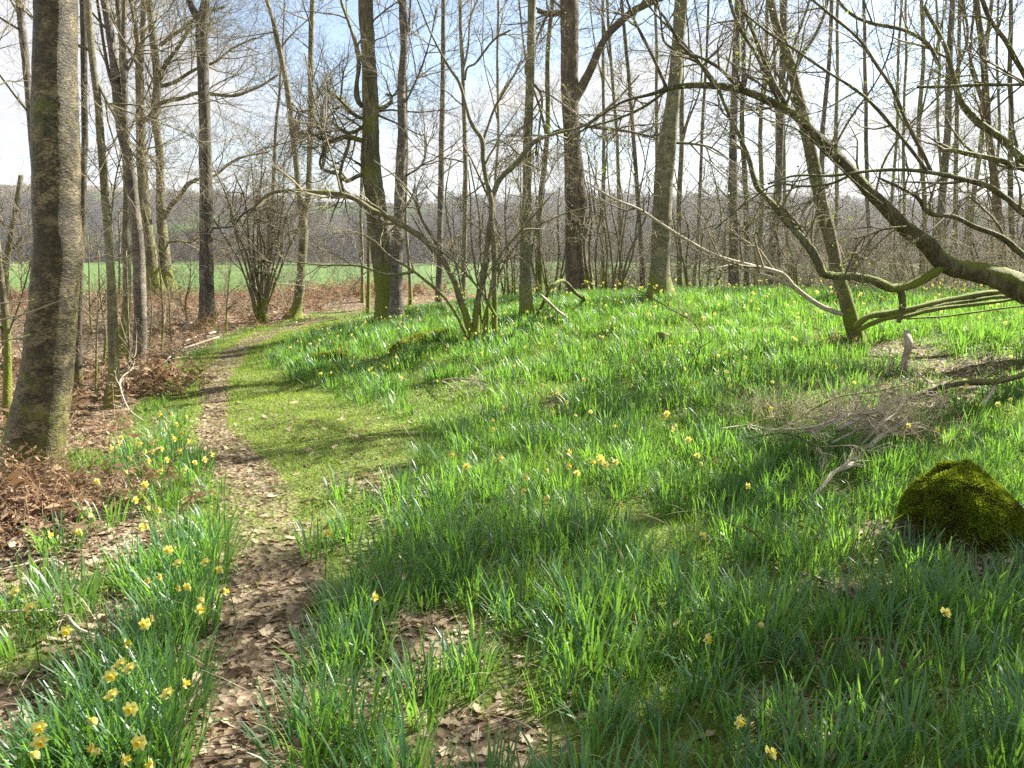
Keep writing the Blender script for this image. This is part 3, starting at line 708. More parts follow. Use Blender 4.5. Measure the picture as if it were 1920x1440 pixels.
Q = catmull(P, 150); wood('trunk', Q[:, :3], Q[:, 3], M['willow'], wt, wb, sides=18, lump=.09, flare=.3, fh=.3); wl.append((Q[60:, :3], Q[60:, 3]))
wl_add([(1768, 500, 24), (1740, 518, 24), (1712, 534, 21), (1680, 541, 20), (1640, 526, 21), (1600, 518, 19), (1562, 517, 20), (1543, 513, 20), (1533, 490, 21), (1510, 455, 18), (1480, 420, 16), (1450, 385, 14), (1420, 345, 12), (1400, 290, 10), (1380, 240, 9), (1360, 200, 8), (1340, 160, 8), (1310, 120, 8), (1280, 90, 7), (1250, 40, 6), (1220, -10, 5)], sides=12, m='mossy')
wl_add([(1688, 540, 18), (1692, 565, 17), (1688, 590, 12), (1684, 606, 8)], m='willow'); wl.pop()
wl_add([(1530, 480, 10), (1500, 430, 9), (1475, 398, 9), (1462, 385, 8)], m='hazel')
wl_add([(1250, 166, 8), (1235, 130, 7), (1215, 90, 7), (1190, 40, 6), (1175, 0, 5), (1150, -60, 4)])
wl_add([(1390, 170, 8), (1340, 122, 7), (1310, 106, 6), (1270, 95, 6), (1250, 85, 5), (1238, 30, 5), (1228, -20, 4)])
wl_add([(1335, 155, 6), (1300, 105, 6), (1262, 60, 5), (1225, 20, 4), (1190, -20, 4)], W7 + .5)
wl_add([(1480, 208, 12), (1445, 140, 10), (1418, 80, 9), (1398, 30, 8), (1385, -10, 8)])
wl_add([(1465, 200, 9), (1420, 110, 8), (1380, 40, 8), (1365, -20, 7)], W7 + .2)
wl_add([(1252, 168, 7), (1200, 205, 6), (1150, 225, 5), (1100, 240, 4), (1060, 262, 3)], W7 + .3)
wl_add([(2080, 500, 26), (1990, 505, 22), (1920, 480, 17), (1880, 445, 14), (1820, 420, 12), (1790, 406, 12), (1740, 396, 11), (1722, 370, 9), (1690, 352, 7), (1650, 335, 6)], W7 - .5)
wl_add([(2050, 470, 22), (1960, 425, 20), (1920, 402, 18), (1880, 370, 15), (1830, 343, 13), (1790, 329, 12), (1740, 321, 10), (1660, 321, 8), (1560, 330, 6), (1480, 332, 5), (1440, 345, 4)], W7 - .8)
wl_add([(1738, 321, 9), (1700, 270, 8), (1660, 220, 8), (1620, 180, 7), (1560, 140, 6), (1500, 100, 6), (1440, 60, 5), (1390, 20, 4)], W7 - .8)
wl_add([(1746, 321, 9), (1720, 270, 9), (1690, 200, 8), (1650, 130, 8), (1610, 70, 7), (1560, 30, 6), (1510, -10, 5)], W7 - .7)
wl_add([(1765, 130, 9), (1740, 85, 9), (1700, 60, 9), (1650, 45, 8), (1610, 34, 8), (1580, 12, 7), (1560, -20, 6)], W7 + .6)
wl_add([(1990, 330, 24), (1920, 300, 22), (1880, 260, 19), (1830, 225, 17), (1800, 190, 15), (1785, 140, 12), (1770, 90, 10), (1730, 10, 8)], W7 + .6, m='mossy')
wl_add([(2000, 260, 14), (1940, 170, 13), (1890, 90, 12), (1850, 20, 11), (1835, -20, 10)], W7 + .3)
wl_add([(2000, 160, 10), (1920, 158, 8), (1820, 160, 8), (1720, 162, 7)], W7 + .1)
wl_add([(1930, 320, 16), (1870, 300, 14), (1810, 290, 12), (1790, 286, 11), (1760, 285, 7)], W7 + .9, m='mossy')
wl_add([(1655, 385, 7), (1600, 340, 5), (1560, 300, 5), (1480, 235, 4), (1440, 225, 4), (1380, 180, 3)], W7 - .4)
wl_add([(1700, 425, 6), (1650, 432, 5), (1620, 445, 4), (1590, 500, 4), (1570, 560, 3)], W7 - .3)
wl_add([(1600, 325, 7), (1560, 345, 6), (1500, 350, 5), (1460, 345, 4), (1400, 380, 4), (1340, 430, 3)], W7 - .3)
wl_add([(1640, 370, 5), (1660, 300, 5), (1700, 240, 4), (1760, 180, 4), (1830, 100, 3), (1860, 40, 3)], W7 - .2)
wl_add([(1560, 285, 5), (1590, 230, 5), (1640, 160, 4), (1670, 90, 4), (1680, 0, 3)], W7 - .2)
bough_set(wl, SPEC(7, .95, .05, 1, k2=5, k3=5, k4=2, ang=.9, up=.03), 'crown', M['twig'], wt, wb, 3600, .019)

# long bent poles lying behind the slanting tree
def pole(pl, Y, label, m='hazel', nm='fallen_branch', cat='fallen branch', group='fallen branches on the ground', spec=None, sides=9, dy=None, spacing=.05, ground=False):
    p, r = trace(pl, Y, 0, spacing, dy=dy)
    if ground: p[:, 2] = np.maximum(p[:, 2], gz(p[:, 0], p[:, 1]) + r * .6)
    b = p[len(p) // 2].copy(); b[2] = float(gz(b[0], b[1]))
    mb = MB(); limb(mb, p, r, sides=sides, lump=.1)
    if spec is None:
        o = mb.build(nm, M[m], None, b); o.location = tuple(b); return tag(o, label, cat, group)
    t = thing(nm, tuple(b), label, cat, group)
    mb.build('stem', M[m], t, b); bough_set([(p, r)], spec, 'twigs', M['twig_pale'] if m == 'deadwood' else M['twig'], t, b)
    return t
pg = 'long poles bent low behind the slanting tree'
pole([(1600, 618, 12), (1622, 598, 13), (1660, 590, 16), (1720, 577, 15), (1790, 560, 15), (1850, 552, 14), (1920, 552, 12), (2050, 570, 10)], 8.85, 'thickest brown pole bent low from the slanting tree towards the willow limb', group=pg)
pole([(1605, 622, 9), (1640, 604, 10), (1690, 590, 10), (1750, 575, 10), (1820, 563, 9), (1930, 556, 8)], 8.8, 'middle brown pole lying tight under the thickest bent pole', group=pg)
pole([(1690, 596, 8), (1760, 578, 9), (1830, 570, 8), (1890, 563, 7), (1980, 545, 6)], 8.75, 'lower brown pole bent above the grass under the willow limb', group=pg)
pole([(1700, 598, 4), (1790, 590, 4), (1870, 580, 4), (1950, 572, 4)], 8.65, 'lowest and thinnest pole above the grass under the willow limb', group=pg)

# --- coppiced hazels: a stool of many stems
def coppice(label, Y, stems, m, spec, twig='twig_pale', buds=0, name='hazel_bush', cat='hazel', group='coppiced hazels'):
    p0 = at(*stems[0][0][:2], Y); b = p0.copy(); b[2] = float(gz(b[0], b[1]))
    t = thing(name, tuple(b), label, cat, group); lines = []
    for pl in stems:
        p, r = trace(pl, Y, 2.0 if pl[-1][1] < 5 else 0, .05, dy=U(-.06, .06) + np.linspace(0, U(-.5, .5), len(pl)))
        wood('stem', p, r, M[m], t, b, sides=9, lump=.07); lines.append((p, r))
    if spec: bough_set(lines, spec, 'twigs', M[twig], t, b, buds)
    return t
coppice('hazel with one long mossy stem arching left over the path', 10.3, [
    [(888, 645, 16), (880, 610, 14), (870, 580, 12), (850, 525, 11), (825, 485, 11), (790, 445, 11), (740, 415, 11), (700, 395, 10), (660, 370, 10), (620, 362, 9), (570, 357, 8), (530, 358, 7), (500, 368, 6), (480, 385, 5), (455, 425, 3)],
    [(892, 648, 18), (895, 580, 14), (905, 520, 13), (915, 460, 13), (920, 400, 12), (926, 365, 11), (938, 340, 10), (960, 315, 10), (982, 290, 10), (1000, 270, 8), (1040, 252, 6), (1090, 238, 5), (1150, 190, 4), (1200, 140, 3)],
    [(931, 648, 13), (928, 560, 10), (926, 470, 10), (922, 410, 10), (913, 350, 9), (907, 300, 9), (903, 262, 9), (886, 235, 7), (872, 190, 6), (860, 150, 6), (840, 120, 5), (815, 75, 4), (790, 20, 3), (770, -40, 3)],
    [(905, 265, 6), (916, 235, 5), (935, 190, 5), (955, 155, 4), (975, 120, 3)], [(872, 150, 4), (876, 127, 4), (890, 120, 4), (905, 100, 4), (930, 70, 4), (958, 55, 3)],
    [(886, 642, 8), (860, 560, 7), (830, 480, 5), (790, 410, 5), (775, 370, 4), (740, 330, 3), (700, 300, 2)], [(880, 642, 7), (855, 590, 6), (820, 545, 6), (790, 520, 5), (770, 505, 5), (730, 480, 4), (700, 450, 3), (660, 430, 2)],
    [(900, 645, 5), (900, 560, 5), (886, 470, 4), (883, 380, 3), (878, 320, 2)], [(905, 645, 5), (918, 560, 5), (938, 480, 4), (970, 440, 4), (1005, 400, 3), (1040, 360, 2)],
    [(931, 595, 6), (905, 552, 5), (880, 520, 4), (850, 490, 4), (800, 450, 3), (770, 400, 2)], [(884, 644, 5), (868, 560, 4), (850, 470, 4), (835, 390, 3), (845, 300, 2)], [(910, 645, 5), (915, 600, 5), (903, 500, 4), (897, 400, 3), (880, 300, 3)],
    [(775, 510, 6), (730, 515, 5), (680, 500, 4), (600, 497, 3), (540, 490, 2)], [(640, 365, 5), (632, 330, 4), (612, 260, 3), (590, 190, 3), (572, 100, 2)], [(895, 640, 4), (925, 540, 4), (960, 470, 4), (1000, 430, 3), (1060, 400, 3), (1120, 385, 2)],
    [(905, 350, 3), (940, 300, 3), (975, 285, 3)], [(906, 272, 4), (930, 262, 4), (950, 270, 3), (985, 300, 3), (1030, 330, 2)]],
    'hazel', SPEC(6, .95, .3, 1, k2=5, k3=4, k4=2, ang=.8, up=.03), buds=900)
coppice('bushy hazel stool fanning many thin stems beside the dark straight trunk', 17.6,
    [[(490 + U(-10, 10), 606, U(6, 10)), (490 + a * .45, 540, U(4, 6)), (490 + a, 470, U(3, 5)), (490 + a * 1.5 + U(-12, 12), 390 + U(-30, 40), 3), (490 + a * 2 + U(-20, 20), 320 + U(-40, 60), 2)] for a in (-52, -40, -30, -22, -14, -7, 0, 6, 13, 20, 28, 38, 50)],
    'hazel', SPEC(6, 1.5, .25, 1, k2=6, k3=5, k4=2, up=-.01, ang=1.0))
for lab, px, py, Y, sp, n, hgt in [('clump of thin upright hazel rods just right of the broad oak', 1140, 568, 15.6, 60, 13, 300), ('thin hazel rods behind the grey trunk and left of the broad oak', 1030, 566, 17.5, 45, 9, 260),
        ('spindly hazel rods right of the leaning tree', 1310, 566, 16, 55, 8, 240), ('tangled hazel rods between the arching hazel and the grey trunk', 955, 572, 16.5, 40, 9, 250),
        ('spindly hazel rods behind the slanting tree', 1490, 566, 15.5, 60, 9, 230), ('hazel rods under the willow limb at the far right', 1740, 560, 14.5, 90, 12, 260), ('hazel rods at the right edge behind the willow trunk', 1890, 560, 14, 80, 11, 260)]:
    coppice(lab, Y, [[(px + a * .45 + U(-10, 10), py, U(4, 6)), (px + a * .75 + U(-10, 10), py - hgt * .3, U(3, 4.5)), (px + a + U(-16, 16), py - hgt * .6, U(2.2, 3.5)), (px + a * 1.25 + U(-30, 30), py - hgt * U(.7, 1.15), 1.8)] for a in np.linspace(-sp, sp, n)[rng.random(n) < .8]],
            'hazel', SPEC(3, .8, .35, 1, k2=4, k3=3, k4=2, up=.01, ang=.9), buds=200 if px > 1600 else 0)

# --- background trees, each with its own trace
bg = [  # px base, py base, lean px over frame, width, Y, bark, label
    (770, 566, -12, 8, 21, 'grey'), (868, 566, -6, 13, 19, 'grey'), (1012, 566, 24, 15, 18, 'mossy'), (1040, 560, -5, 9, 23, 'grey'), (1130, 562, 0, 10, 22, 'grey'), (1165, 560, -28, 10, 20, 'grey'),
    (1205, 562, -40, 12, 21, 'dark'), (1225, 560, 4, 10, 24, 'grey'), (1275, 562, 6, 14, 18, 'grey'), (1300, 562, 30, 9, 22, 'birch'), (1345, 560, 8, 9, 23, 'grey'), (1376, 562, 8, 23, 17, 'birch'), (1400, 562, -8, 14, 18.5, 'dark'), (1416, 560, 22, 13, 20, 'grey'),
    (1440, 562, 32, 22, 17.5, 'birch'), (1478, 560, -12, 9, 23, 'grey'), (1520, 560, 40, 14, 20, 'birch'), (1560, 560, 10, 11, 22, 'grey'), (1640, 558, -20, 12, 20, 'birch'), (1690, 558, 10, 9, 22, 'grey'), (1728, 556, 0, 14, 19, 'grey'),
    (1752, 556, 36, 22, 17, 'birch'), (1790, 556, 10, 13, 20, 'dark'), (1815, 556, 45, 15, 18, 'grey'), (1850, 556, -10, 10, 23, 'grey'), (1884, 556, -55, 24, 14, 'oak'), (1905, 556, -10, 16, 17, 'dark'),
    (925, 560, 10, 8, 25, 'grey'), (690, 572, -10, 9, 18, 'mossy'), (680, 566, 5, 8, 22, 'grey'), (950, 560, -20, 7, 26, 'grey'), (1180, 560, 12, 8, 26, 'grey'), (1330, 560, -15, 8, 26, 'grey'), (1455, 560, -6, 9, 26, 'dark'), (1600, 558, 0, 8, 26, 'grey'), (1670, 558, 22, 9, 25, 'grey'), (1770, 556, -15, 9, 25, 'grey'), (1860, 556, 12, 9, 26, 'dark'), (1720, 556, -26, 8, 26, 'birch')]
bg = [q for q in bg if q[:2] not in ((950, 560), (1180, 560), (1330, 560), (1600, 558), (1720, 556), (1040, 560), (1345, 560), (1850, 556))]
bg.sort()
marks = [(0, 'the left edge'), (388, 'the dark straight trunk'), (733, 'the close birch pair'), (910, 'the arching hazel'), (988, 'the grey trunk'), (1090, 'the broad oak'), (1240, 'the leaning tree'), (1585, 'the slanting tree'), (1765, 'the willow fork'), (1960, 'the right edge')]
ords = ['leftmost', 'second', 'third', 'fourth', 'fifth', 'sixth', 'seventh', 'eighth', 'ninth', 'tenth', 'eleventh']
adj = {'grey': 'slim grey', 'mossy': 'mossy', 'birch': 'pale birch', 'dark': 'dark', 'oak': 'brown'}
zone = {}
for q in bg:
    k = max(i for i, mk in enumerate(marks) if mk[0] <= q[0]); zone.setdefault(k, []).append(q)
for k, lst in zone.items():
    for j, (px, py, lean, w, Y, bk) in enumerate(lst):
        w = w * .74
        n = len(lst)
        pos = 'lone' if n == 1 else ('rightmost' if j == n - 1 else (ords[j] if j == 0 else ords[j] + ' from left'))
        lab = f'{adj[bk]} tree behind, {pos} between {marks[k][1]} and {marks[k + 1][1]}'
        c1, c2 = U(-7, 7), U(-7, 7)
        p0 = at(px, py, Y); gy = float(gz(p0[0], p0[1])); pyb = topx([p0[0], Y, gy])[1]
        tr = [(px, pyb, w * 1.35), (px + lean * .08 + c1 * .3, pyb - 60, w * 1.05), (px + lean * .3 + c1, 400, w), (px + lean * .55 + c2, 240, w * .88), (px + lean * .8 + c1 * .5, 100, w * .8), (px + lean, -10, w * .72)]
        fk = []
        if rng.random() < .6:
            s = rng.choice([-1, 1]); yb = U(120, 330); xb = np.interp(yb, [-10, 100, 240, 400], [px + lean, px + lean * .8 + c1 * .5, px + lean * .55 + c2, px + lean * .3 + c1])
            fk.append([(xb, yb, w * .5), (xb + s * 10, yb - 45, w * .42), (xb + s * U(15, 35), yb - 110, w * .36), (xb + s * U(20, 60), -20, w * .3)])
        tree(lab, Y, tr, M[bk], up=5, forks=fk, spec=SPEC(9, 1.9, .12, 1, ang=1.0, up=.04, k2=5, k3=5, k4=2), flare=.3, sides=9, group='bare trees along the back of the bank', spacing=.15)
# slim saplings standing in the brown bracken on the left
for j, (px, py, tx, ty, Y, w, d) in enumerate([(195, 690, 185, 470, 10.5, 6, 'between the slender grey trunk and the stout foreground tree'), (303, 655, 296, 470, 13, 5, 'in the bracken right of the banded birch'), (240, 750, 237, 470, 9, 6, 'rising right beside the slender grey trunk'),
        (350, 600, 358, 480, 18, 4, 'left of the dark straight trunk'), (225, 470 + 90, 222, 395, 22, 6, 'pale, behind the slender grey trunk'), (425, 628, 432, 500, 15.5, 4, 'right of the dark straight trunk'), (170, 600, 165, 440, 14, 4, 'right beside the stout foreground tree'),
        (322, 645, 312, 520, 14, 4, 'at the edge of the grass by the path'), (180, 760, 186, 560, 8.6, 5, 'near the foot of the stout foreground tree'), (283, 690, 280, 520, 11, 4, 'just right of the banded birch'), (270, 640, 268, 460, 15, 4, 'behind the banded birch, low and bare'), (45, 690, 60, 480, 10, 5, 'left of the stout foreground tree')]):
    tree(f'thin leafless sapling {d}', Y, [(px, py, w), (px + U(-3, 3), py * .7 + ty * .3, w * .9), (px * .4 + tx * .6 + U(-3, 3), py * .4 + ty * .6, w * .7), (tx, ty, w * .45)], M['hazel'], up=0, spec=SPEC(8, .7, .15, 1, k2=4, k3=3, k4=2), flare=.2, sides=7, name='sapling', cat='sapling', group='saplings in the bracken', spacing=.1)
# budding twigs that poke in at the left edge, close to the camera
sb = np.array([-2.6, 2.6, float(gz(-2.6, 2.6))])
st = thing('sapling', tuple(sb), 'budding sapling at the left edge whose twigs cross the stout trunk', 'sapling', 'saplings in the bracken')
p = np.array([sb + [0, 0, -.1], sb + [.03, .02, .5], sb + [-.02, .05, 1.1], sb + [.05, .1, 1.9], sb + [.1, .1, 2.7]]); Q = catmull(np.c_[p, [.016, .014, .012, .009, .004]], 30)
wood('stem', Q[:, :3], Q[:, 3], M['hazel'], st, sb, sides=8)
for pl in ([(-260, 690, 5), (-80, 630, 4), (0, 601, 3.5), (60, 584, 3), (110, 565, 2.5), (150, 548, 2)], [(-260, 700, 5), (-100, 660, 4), (0, 642, 3), (25, 635, 2.5), (50, 630, 2)], [(-200, 600, 4), (-60, 575, 3), (20, 567, 2.5), (58, 564, 2)]):
    p, r = trace(pl, 2.75, 0, .03); wood('branch', p, r, M['twig_pale'], st, sb, sides=6)
    bb = MB(); e = p[-1]
    for s in (0, .45, .75):
        c = p[int((len(p) - 1) * (1 - s))]; q = np.stack([c, c + [.004, 0, .002], c + [.010, 0, .005]]); limb(bb, q, np.array([.002, .0045, .001]), sides=6, lump=0)
    bb.build('leaf_buds', M['bud'], st, sb)

# --- trees outside the picture on the right whose shade falls across the foreground
SUN_AZ, SUN_EL = math.radians(57), math.radians(42)
def shade_tree(x, y, H, r, label, shade_ivy, z0=2.5, z1=9, spread=1.4, limbs=12):
    b = np.array([x, y, float(gz(x, y))]); t = thing('tree', tuple(b), label, 'tree')
    k = 14; p = b + np.c_[np.cumsum(U(-.08, .08, k)), np.cumsum(U(-.08, .08, k)), np.linspace(-.2, H, k)]; Q = catmull(np.c_[p, r * np.linspace(1.1, .25, k)], 60)
    wood('trunk', Q[:, :3], Q[:, 3], M['mossy'], t, b, sides=14, flare=.4)
    bough_set([(Q[:, :3], Q[:, 3])], SPEC(limbs, 3.2, .25, 1, k2=6, k3=5, k4=2), 'crown', M['twig'], t, b)
    if shade_ivy:
        mb = MB(); n = shade_ivy; c = b + np.stack([rng.normal(0, spread * .5, n), rng.normal(0, spread * .5, n), U(z0, z1, n)], 1)
        c[:, :2] += .35 * spread * np.sin(c[:, 2:3] * 2.1 + [0, 1.6])
        d = unit(rng.standard_normal((n, 3))); s = unit(np.cross(d, rng.standard_normal((n, 3)))); L = U(.06, .13, n)[:, None]
        mb.add(np.stack([c, c + d * L * .5 + s * L * .45, c + d * L, c + d * L * .5 - s * L * .45], 1), np.arange(4 * n).reshape(n, 4))
        mb.build('shade_ivy', M['shade_ivy'], t, b)  # leaf cover added out of view, its density set to shape the foreground shade
shade_tree(7.6, 8.85, 13, .15, 'tree outside the right edge beyond the willow, with leaves added for shade', 2500, 3.8, 9.5, .75)
shade_tree(9.5, 6.6, 13, .28, 'tall tree outside the right edge, with leaves added for shade', 5600, 4.5, 10, 1.45)
shade_tree(6.9, 6.55, 11, .16, 'slim tree outside the right edge beside the willow, with leaves added for shade', 4600, 3.0, 8, .85)
# ------------------------------------------------------------------ boulder, stumps, logs, fallen branches
def lump_mesh(c, rx, ry, rz, seed, subdiv=24, rough=.12, flat=.25):
    th = np.linspace(0, 2 * np.pi, subdiv * 2, endpoint=False); ph = np.linspace(.0, np.pi * .62, subdiv)
    PH, TH = np.meshgrid(ph, th, indexing='ij')
    r = 1 + rough * (np.sin(3 * TH + seed) * np.sin(2 * PH) + .7 * np.sin(5 * TH + 2.1 * seed) * np.sin(3 * PH + seed) + .5 * np.sin(2 * TH - seed))
    r += rough * .5 * (fbm(TH * 2 + seed, PH * 3, 2.0, int(seed * 7) + 60) - .5) * np.sin(PH)
    V = np.stack([c[0] + rx * r * np.sin(PH) * np.cos(TH), c[1] + ry * r * np.sin(PH) * np.sin(TH), c[2] + rz * r * np.cos(PH)], -1)
    i = np.arange(PH.size).reshape(PH.shape)
    q = np.stack([i[:-1], i[1:], np.roll(i[1:], -1, 1), np.roll(i[:-1], -1, 1)], -1).reshape(-1, 4)
    return V, q
def fuzz(V, n, L, up=.5, zmin=None, seed=0):
    """moss tufts: small pointed blades standing on a lumpy surface given as a grid of points"""
    A = V[1:-1]; dth = np.roll(A, -1, 1) - A; dph = V[2:] - A; N = unit(np.cross(dph, dth))
    N = N.reshape(-1, 3); P = A.reshape(-1, 3); a1 = dth.reshape(-1, 3); a2 = dph.reshape(-1, 3)
    ar = np.linalg.norm(np.cross(a1, a2), axis=1); k = rng.choice(len(P), n, p=ar / ar.sum())
    p = P[k] + a1[k] * U(0, 1, (n, 1)) + a2[k] * U(0, 1, (n, 1)); nn = N[k]
    c = P.mean(0); sg = np.sign((nn * (p - c)).sum(1, keepdims=True)); nn = nn * sg
    d = unit(nn + rng.standard_normal((n, 3)) * .55 + [0, 0, up * .4]); s = unit(np.cross(d, rng.standard_normal((n, 3))))
    L = (L * U(.5, 1.4, n) * (.55 + .9 * fbm(p[:, 0] + p[:, 2], p[:, 1] - p[:, 2], 13, 64)))[:, None]
    if zmin is not None:
        ok = p[:, 2] > zmin + .22 * (fbm(p[:, 0] * 2, p[:, 1] * 2 + p[:, 2], 4, 65) - .5) + .03 * rng.standard_normal(n); p, d, s, L = p[ok], d[ok], s[ok], L[ok]; n = len(p)
    mb = MB(); mb.add(np.stack([p - s * L * .2, p + s * L * .2, p + d * L * .7 + s * L * .15, p + d * L - s * L * .1], 1), np.arange(n * 4).reshape(n, 4))
    return mb
bp = hit(1812, 1015)
bo = thing('boulder', tuple(bp), 'rounded boulder thickly covered in bright green moss at the right', 'boulder')
V, q = lump_mesh(bp + [.05, .14, -.03], .335, .28, .40, 1.3, rough=.05, subdiv=40)
V += (np.stack([fbm(V[..., 0], V[..., 2] + V[..., 1], 5, 63), fbm(V[..., 1], V[..., 2], 5, 66), fbm(V[..., 0], V[..., 1], 5, 69)], -1) - .55) * .085
V[..., 0] -= .22 * np.clip(V[..., 2] - bp[2] - .12, 0, 1) * .35
mb = MB(); mb.add(V, q); mb.build('rock', M['rock'], bo, bp)
fuzz(V, 75000, .021, zmin=bp[2] + .03).build('moss', M['moss'], bo, bp)

def stump(px, py, w, h, label, mossn=1500):
    p = hit(px, py); r = w * .5 * mpp(p); hh = h * mpp(p)
    t = thing('tree_stump', tuple(p), label, 'tree stump')
    pts = p + np.array([[0, 0, -.08], [0, 0, hh * .4], [.01, 0, hh * .75], [.015, .01, hh]]); Q = catmull(np.c_[pts, [r * 1.15, r, r * .95, r * .9]], 14)
    mb = MB(); limb(mb, Q[:, :3], Q[:, 3], sides=22, lump=.09, flare=.2, fh=.08); mb.build('wood', M['oak'], t, p)
    V, q = lump_mesh(p + [-.02, -r * .9, .0], r * 1.5, r * .5, hh * .42, 2.2, subdiv=10)
    mb = MB(); mb.add(V, q); o = mb.build('moss', M['mosslog'], t, p)
    fuzz(V, mossn, .03).build('moss_tufts', M['moss'], o, p)
stump(1240, 648, 30, 22, 'short cut stump with a reddish rotten top and a mossy foot on the flowery bank')
stump(1058, 786, 26, 12, 'tiny moss capped stump sunk in the middle of the daffodils', 700)
stump(782, 552, 12, 18, 'small brown wooden post far off at the edge of the bright field', 50)  # a wooden post, built with the stump shape

def log(pl, label, mossn, Y=None, sink=.3, m='mosslog', mossr=1.1):
    P = []
    for px, py, w in pl:
        p = hit(px, py); r = w * .5 * mpp(p); P.append([p[0], p[1], p[2] + r * (1 - sink), r])
    Q = catmull(np.array(P), max(8, int(len(P) * 5))); b = Q[len(Q) // 2, :3].copy(); b[2] = gz(b[0], b[1])
    t = thing('fallen_log', tuple(b), label, 'log', 'mossy logs sunk in the bank')
    mb = MB(); limb(mb, Q[:, :3], Q[:, 3], sides=14, lump=.13); mb.build('wood', M[m], t, b)
    if mossn:
        n = mossn; k = rng.integers(0, len(Q) - 1, n); th = U(.1, 3.04, n); T = unit(np.gradient(Q[:, :3], axis=0))[k]
        s = unit(np.cross(T, [0, 0, 1.])); nn = s * np.cos(th)[:, None] + np.array([0, 0, 1.]) * np.sin(th)[:, None]
        p = Q[k, :3] + T * U(0, .08, (n, 1)) + nn * Q[k, 3:4]; d = unit(nn + rng.standard_normal((n, 3)) * .5); s = unit(np.cross(d, rng.standard_normal((n, 3)))); L = U(.015, .04, n)[:, None]
        mb = MB(); mb.add(np.stack([p - s * L * .2, p + s * L * .2, p + d * L + s * L * .1, p + d * L - s * L * .1], 1), np.arange(n * 4).reshape(n, 4)); mb.build('moss', M['moss'], t, b)
log([(738, 668, 16), (765, 655, 22), (800, 645, 26), (828, 640, 24), (845, 645, 14)], 'short mossy rotten log with a dark broken end beside the arching hazel', 2500)
log([(556, 690, 16), (590, 684, 20), (620, 679, 20), (648, 674, 14)], 'low moss covered log at the foot of the bank beside the path', 2500)
log([(588, 665, 12), (620, 660, 16), (650, 662, 12)], 'small mossy hump of wood above the low log on the bank', 900)

fg = 'fallen branches on the ground'
def stick(pl, h, label, m='deadwood', spec=None, sides=7, group=fg):
    P = []
    for i, q in enumerate(pl):
        p = hit(q[0], q[1], h if np.isscalar(h) else h[i]); hh = h if np.isscalar(h) else h[i]
        P.append([p[0], p[1], p[2] + hh, q[2] * .5 * mpp(p)])
    Q = catmull(np.array(P), max(8, len(P) * 6)); b = Q[len(Q) // 2, :3].copy(); b[2] = gz(b[0], b[1])
    mb = MB(); limb(mb, Q[:, :3], Q[:, 3], sides=sides, lump=.14)
    if spec is not None and (spec[0][0] < 7 or len(pl) < 4):
        a_, r_ = resamp(Q[:, :3], Q[:, 3], 24); twigs(mb, a_[None], r_[None], spec); spec = None
    if spec is None:
        o = mb.build('fallen_branch', M[m], None, b); o.location = tuple(b); return tag(o, label, 'fallen branch', group)
    t = thing('fallen_branch', tuple(b), label, 'fallen branch', group); mb.build('stem', M[m], t, b)
    bough_set([(Q[:, :3], Q[:, 3])], spec, 'twigs', M['twig_dead' if m == 'deadwood' else 'twig_pale'], t, b)
DS = lambda L=.5, k=7: [(k, .15, 1, L, .6, .02, .16, .006, 4, 6), (5, .2, 1, L * .5, .7, .0, .2, .003, 3, 5), (3, .2, 1, L * .25, .7, 0, .2, .0016, 3, 3)]
stick([(1528, 928, 8), (1548, 905, 9), (1565, 885, 9), (1592, 872, 11), (1600, 868, 6)], [.06, .1, .12, .16, .16], 'short pale broken branch pointing down from the brush pile', spec=DS(.25, 4))
stick([(1440, 806, 4), (1490, 805, 5), (1540, 797, 6), (1580, 780, 6), (1640, 772, 5), (1660, 762, 4)], [.1, .16, .2, .25, .28, .3], 'long pale curved branch along the top of the brush pile', spec=DS(.45, 7))
stick([(1570, 806, 9), (1600, 790, 8), (1635, 772, 8), (1660, 763, 7)], [.16, .22, .26, .3], 'pale forked branch in the middle of the brush pile', spec=DS(.4, 8))
stick([(1630, 838, 9), (1655, 815, 10), (1680, 800, 8), (1698, 786, 8)], [.1, .14, .18, .2], 'thick bleached branch end at the right of the brush pile', spec=DS(.4, 8))
stick([(1400, 822, 3), (1470, 812, 3), (1540, 838, 4), (1600, 838, 4), (1650, 860, 3)], [.12, .18, .2, .18, .1], 'thin dark branch lying across the front of the brush pile', 'willow', DS(.4, 7))
stick([(1345, 805, 3), (1400, 798, 3), (1450, 806, 4), (1500, 790, 3)], [.12, .16, .2, .22], 'thin branch poking out left from the brush pile', 'deadwood', DS(.4, 7))
stick([(1520, 770, 3), (1570, 745, 3), (1640, 735, 3), (1700, 720, 3)], [.15, .25, .3, .3], 'fine twiggy branch behind the brush pile', 'hazel', DS(.6, 10))
stick([(1698, 622, 9), (1704, 645, 13), (1698, 670, 12), (1691, 700, 10)], [.42, .32, .18, .03], 'bleached upright stick leaning in the litter below the willow limb', spec=DS(.3, 6))
stick([(1672, 655, 7), (1668, 690, 7), (1664, 705, 6)], [.22, .08, .02], 'second thinner bleached stick just left of the upright one')
stick([(1700, 745, 8), (1760, 728, 12), (1800, 718, 13), (1860, 716, 12), (1930, 700, 10)], [.1, .14, .18, .2, .25], 'long fallen branch with bark peeling off at the right edge', 'willow', DS(.5, 6))
stick([(1840, 765, 8), (1858, 735, 8), (1880, 700, 7)], [.02, .12, .25], 'short bleached stick standing beside the long peeling branch')
stick([(1710, 690, 4), (1745, 720, 4), (1770, 760, 3)], [.25, .15, .05], 'grey twiggy branch drooping onto the grass below the bleached sticks', 'deadwood', DS(.5, 9))
stick([(1530, 1207, 4), (1558, 1201, 6), (1600, 1197, 6), (1645, 1199, 5), (1682, 1204, 4)], .05, 'reddish brown stick lying on the litter below the boulder', 'bracken')
